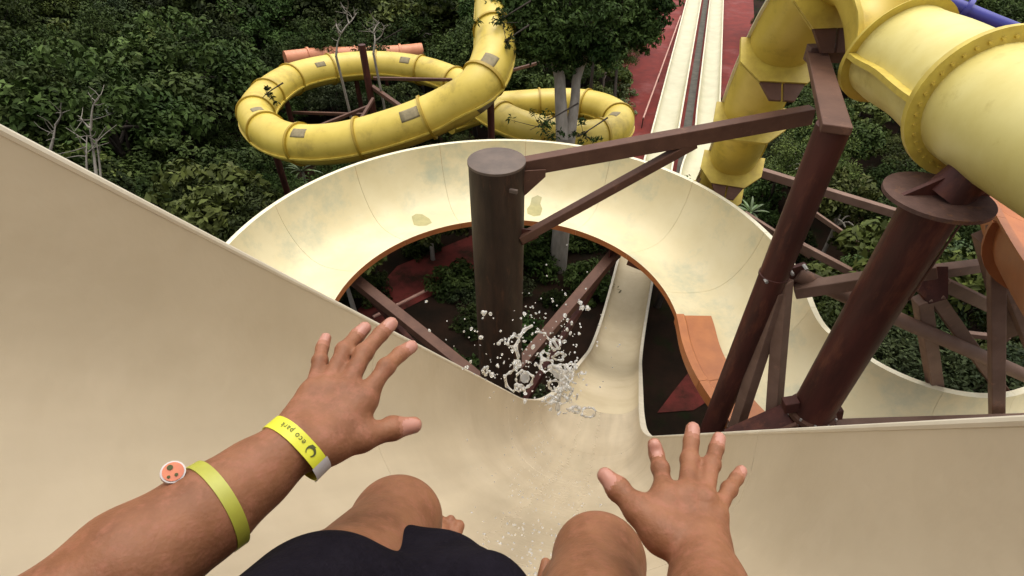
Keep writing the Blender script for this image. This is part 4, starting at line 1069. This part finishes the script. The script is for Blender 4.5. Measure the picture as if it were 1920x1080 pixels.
# hair cap on the head behind the lens
HB = Body(); HB.ell(hd_ + E2 * .018 - D * .012, AX, (.083, .112, .098), .02); HB.sub(S(-.03, .27, -.10), S(-.03, .22, -.12), .085, .085, .02)
Vh, Fh = surface(HB, hd_ - .25, hd_ + .25, .006); mesh_q('hair', Vh, Fh, [M['bark_d']], person)

# wrist bands fitted to the arm surface
def band_ring(c, axis, f, off, n=72, ref=None):
    axis = norm(axis); a = norm(np.cross(axis, ref if ref is not None else cU)); b = np.cross(axis, a)
    q = np.arange(n) * 2 * math.pi / n; dr = np.outer(np.cos(q), a) + np.outer(np.sin(q), b); r = np.full(n, .012)
    for _ in range(60):
        d = f(c + dr * r[:, None]); r = r + np.clip(off - d, -.004, .004)
    return dr, r, a, b
ARM = Body(); ARM.pr = B.pr[NARM0:NARM] + B.pr[NHL:NHR]
def make_band(name, c, axis, width, off, m, label, th=.0012, ref=None):
    axis = norm(axis); rows = []
    for t in np.linspace(-.5, .5, 5): rows.append(band_ring(c + axis * t * width, axis, ARM, off, ref=ref))
    rr = np.mean([x[1] for x in rows], 0); rr = np.maximum(rr, np.max([x[1] for x in rows], 0) - .001)
    for _ in range(4): rr = (np.roll(rr, 1) + rr * 2 + np.roll(rr, -1)) / 4
    dr = rows[0][0]; n = len(rr); V = []; F = []
    for t, o_ in ((-.5, 0), (.5, 0), (.5, -th), (-.5, -th)):
        for k in range(n): V.append(c + axis * t * width + dr[k] * (rr[k] + o_))
    for j in range(4):
        for k in range(n): F.append((j * n + k, j * n + (k + 1) % n, ((j + 1) % 4) * n + (k + 1) % n, ((j + 1) % 4) * n + k))
    root = empty(name, c, label, 'wristband')
    mesh('strap', V, F, m, root, angle=40)
    def surf(ang, along, lift):      # point on the band's outside
        x = (ang / (2 * math.pi) * n) % n; k = int(x); t = x - k; r = rr[k % n] * (1 - t) + rr[(k + 1) % n] * t
        d_ = dr[k % n] * (1 - t) + dr[(k + 1) % n] * t; return c + axis * along + norm(d_) * (r + lift)
    return root, surf, dr, rr
ax1 = norm(wL - P(520, 862, .49)) ; bc = P(551, 834, .498)
root1, surf1, dr1, rr1 = make_band('wristband', bc, P(600, 790, .525) - P(500, 880, .485), .0148, .0016, M['band'], 'bright yellow paper wristband printed eco park worn on the left wrist')
# angles facing the lens
vis = dr1 @ (-norm(bc - CAM)); k0 = int(np.argmax(vis)); ang0 = k0 * 2 * math.pi / len(dr1)
proj = lambda p: (960 + 1000 * ((p - CAM) @ cR) / ((p - CAM) @ cF), 540 - 1000 * ((p - CAM) @ cU) / ((p - CAM) @ cF))
sgn = 1 if proj(surf1(ang0 + .4, 0, 0))[0] > proj(surf1(ang0 - .4, 0, 0))[0] else -1     # +sgn runs towards the thumb side
def strip(a0, a1, w0, w1, lift, m, nm, root, surf):
    V = []; F = []; K = 14
    for i in range(K + 1):
        a = a0 + (a1 - a0) * i / K
        for wv in (w0, w1): V.append(surf(a, wv, lift))
    for i in range(K): F.append((i * 2, i * 2 + 1, i * 2 + 3, i * 2 + 2))
    return mesh(nm, V, F, m, root)
strip(ang0 + sgn * .92, ang0 + sgn * 1.7, -.0085, .0085, .0005, M['band_w'], 'white_tab', root1, surf1)
def text_on(txt, size, a_start, along0, surf, lift, m, root, flip, rad):
    cu = bpy.data.curves.new('print', 'FONT'); cu.body = txt; cu.size = size; cu.space_character = 1.25; to = bpy.data.objects.new('print', cu); COL.objects.link(to)
    bpy.context.view_layer.update(); me = bpy.data.meshes.new_from_object(to.evaluated_get(bpy.context.evaluated_depsgraph_get())); bpy.data.objects.remove(to)
    for v in me.vertices:
        x, y = v.co.x, v.co.y; v.co = Vector(surf(a_start - flip * x / rad, along0 - y, lift))
    me.materials.clear(); me.materials.append(m); return link('printed_text', me, root)
text_on('eco park', .0074, ang0 + sgn * .22, .0030, surf1, .0006, M['ink'], root1, sgn, .030)
# round leaf emblem
V = []; F = []; K = 26; ca = ang0 + sgn * .52
for i in range(K + 1):
    q = -.9 + 5.2 * i / K
    for rr_ in (.0046, .0031 - .001 * math.sin(q)): V.append(surf1(ca + sgn * math.cos(q) * rr_ / .029, math.sin(q) * rr_ * .95, .0006))
for i in range(K): F.append((i * 2, i * 2 + 1, i * 2 + 3, i * 2 + 2))
mesh('printed_emblem', V, F, M['ink'], root1)
V = [surf1(ca + sgn * x / .029, y, .0006) for x, y in ((-.005, .001), (-.003, .005), (.001, .0055), (-.001, .0025))]; mesh('printed_emblem', V, [(0, 1, 2, 3)], M['ink'], root1)
bc2 = P(400, 944, .449)
root2, surf2, dr2, rr2 = make_band('wristband', bc2, P(470, 895, .475) - P(345, 975, .432), .0105, .0018, M['band2'], 'lime plastic wristband with round orange badge worn on the left forearm')
# badge: standing disc at the outer edge
bq = P(324, 886, .425); bn = norm(CAM - bq + np.array([.12, .1, .25])); bs_ = norm(np.cross(bn, cU)); bu = np.cross(bs_, bn)
def disc(nm, c, n_, r, th, m, root, sx=1.0):
    K = 28; a = norm(np.cross(n_, cU)); b = np.cross(a, n_); V = []
    for z in (-th / 2, th / 2):
        for k in range(K): q = 2 * math.pi * k / K; V.append(c + n_ * z + a * math.cos(q) * r * sx + b * math.sin(q) * r)
    F = [tuple(range(K - 1, -1, -1)), tuple(range(K, 2 * K))] + [(k, (k + 1) % K, K + (k + 1) % K, K + k) for k in range(K)]
    return mesh(nm, V, F, m, root, angle=40)
disc('badge_rim', bq, bn, .0088, .004, M['band_w'], root2); bd = disc('badge', bq + bn * .0018, bn, .0075, .0020, M['badge'], root2)
for x, y, r in ((-.002, -.003, .0013), (.0032, -.0038, .0012), (.002, .0035, .0021)): disc('badge_mark', bq + bn * .003 + bs_ * x + bu * y, bn, r, .0008, M['ink'], root2)
beam('badge_post', bq - bn * .001, P(352, 902, .44), .006, .006, M['band2'], root2)
strip2a = [P(338, 893, .4475), P(362, 890, .449)]

# ================================================================== WATER
def drops(name, items, m, label, seed):
    bm = bmesh.new(); bmesh.ops.create_icosphere(bm, subdivisions=2, radius=1); bv = np.array([v.co[:] for v in bm.verts]); bf = np.array([[v.index for v in f.verts] for f in bm.faces]); bm.free()
    rg2 = np.random.default_rng(seed); V = []; F = []; n = 0
    for p, r in items:
        A = np.linalg.qr(rg2.normal(size=(3, 3)))[0]; sc = r * rg2.uniform(.65, 1.35, 3)
        q = bv * (1 + .25 * np.sin(bv @ rg2.normal(size=3) * 3)[:, None]) * sc @ A + p
        V.append(q); F.append(bf + n); n += len(q)
    V = np.concatenate(V); F = np.concatenate(F)
    o = mesh(name, V, F, m); tag(o, label, 'water', kind='stuff'); return o
rgw = np.random.default_rng(4)
W = Body()
def wj(p, j=1.0): return P(p[0] + rgw.normal() * j, p[1] + rgw.normal() * j, p[2] + rgw.normal() * .012)
def strand(pts_, r, k=.010, j=1.5):
    q = [wj(p, j) for p in pts_]
    for a, b in zip(q[:-1], q[1:]): ra = r * rgw.uniform(.5, 1.5); W.cone(a, b, ra, r * rgw.uniform(.5, 1.5), k)
def loop(cx_, cy_, rx, ry, dep, r=.0036):
    n = 9; a0 = rgw.uniform(0, 6.28)
    strand([(cx_ + rx * math.cos(a0 + 6.283 * k / n), cy_ + ry * math.sin(a0 + 6.283 * k / n), dep + .03 * math.sin(a0 + k)) for k in range(n + 1)], r)
for c in ((1025, 685, 14, 11), (1056, 698, 15, 13), (1040, 722, 13, 10), (982, 712, 16, 17), (962, 640, 9, 13), (1040, 645, 9, 10), (1104, 772, 12, 10), (1080, 768, 7, 7), (1022, 667, 7, 7), (970, 683, 5, 7), (1060, 735, 12, 10), (1030, 748, 9, 6), (912, 694, 5, 5), (975, 728, 9, 6), (1072, 690, 9, 8), (1050, 668, 10, 7)): loop(*c, 2.1 + rgw.normal() * .05)
strand([(995, 613, 2.05), (982, 620, 2.05), (976, 630, 2.06), (966, 650, 2.07), (971, 668, 2.07), (969, 690, 2.08), (955, 700, 2.08), (945, 706, 2.08), (950, 724, 2.09), (962, 732, 2.09)], .0055)
strand([(1003, 621, 2.05), (1018, 626, 2.06), (1028, 634, 2.06), (1040, 640, 2.07), (1046, 652, 2.07)], .004)
strand([(1045, 690, 2.1), (1060, 705, 2.1), (1058, 725, 2.1), (1050, 745, 2.12), (1046, 765, 2.15)], .009, .014)
for _ in range(70):
    t = rgw.random(); px = 1066 - 40 * t * rgw.random() + rgw.normal() * 11; py = 690 + 80 * t + rgw.normal() * 7; d_ = 2.1 + rgw.normal() * .05; a = rgw.uniform(0, 6.28); l_ = rgw.uniform(3, 10)
    W.cone(P(px, py, d_), P(px + l_ * math.cos(a), py + l_ * math.sin(a), d_ + .01), rgw.uniform(.002, .006), rgw.uniform(.0015, .0045), .009)
for c in ((1050, 702, 13, 9), (1035, 690, 10, 8), (1057, 722, 9, 8), (984, 708, 10, 11)):      # thin curved sheets
    A_ = np.array([cR, cU, cF]); W.ell(P(c[0], c[1], 2.1), A_, (c[2] * .0021, c[3] * .0021, .0022), .008)
wp = np.array([q[1] for q in W.pr] + [q[2] for q in W.pr if q[0] == 'c'])
Vw, Fw = surface(W, wp.min(0) - .05, wp.max(0) + .05, .0024)
Vw = np.asarray(Vw); Fw = np.asarray(Fw)
it = []
for px, py in ((983, 588), (908, 587), (920, 588), (884, 616), (870, 622), (901, 632), (982, 640), (935, 644), (947, 643), (933, 686), (923, 702), (985, 737), (985, 752), (1005, 683), (882, 678), (873, 690), (1102, 578), (1088, 568), (1092, 577), (1060, 592), (1064, 600), (1072, 606), (1063, 618), (1070, 625), (1086, 626), (1058, 640), (799, 565), (805, 620), (960, 658), (1000, 650)):
    it.append((P(px, py, 2.0 + rgw.normal() * .2), rgw.uniform(.0055, .0088)))
for _ in range(250):
    px = 1010 + rgw.normal() * 68; py = 655 + rgw.normal() * 55
    if 800 < px < 1200 and py < 748: it.append((P(px, py, 2.1 + rgw.normal() * .3), rgw.uniform(.0016, .0042)))
dr_ = drops('water_splash', it, M['foam'], 'burst of clear splashing water drops thrown up in front of the rider', 9)
me_ = dr_.data; nv0 = len(me_.vertices)
bm = bmesh.new(); bm.from_mesh(me_); vs_ = [bm.verts.new(tuple(p)) for p in Vw]
for q in Fw:
    try: bm.faces.new([vs_[k] for k in q]).smooth = True
    except ValueError: pass
bm.to_mesh(me_); bm.free()
# ripples and beads running along the flume floor
secs = [o for o in slide.children if o.name.startswith('flume_section')][:3]
bpy.context.view_layer.update()
trs = [BVHTree.FromPolygons([o.matrix_world @ v.co for v in o.data.vertices], [tuple(p.vertices) for p in o.data.polygons]) for o in secs]
it2 = []
def on_floor(px, py):
    d = Vector(norm(ray(px, py))); best = None
    for t in trs:
        h, n, i, ds_ = t.ray_cast(Vector(CAM), d)
        if h is not None and (best is None or ds_ < best[1]): best = (np.array(h), ds_, np.array(n))
    return best
for _ in range(620):
    py = 745 + 335 * rgw.random() ** 1.5; px = 1060 - (py - 745) * .20 + rgw.normal() * (46 + (py - 745) * .06)
    h = on_floor(px, py)
    if h is not None: it2.append((h[0], rgw.uniform(.0018, .0060) * (1.3 if py < 860 else 1)))
drops('water_beads', it2, M['foam'], 'scattered beads and ripples of water running down the beige slide floor', 12)
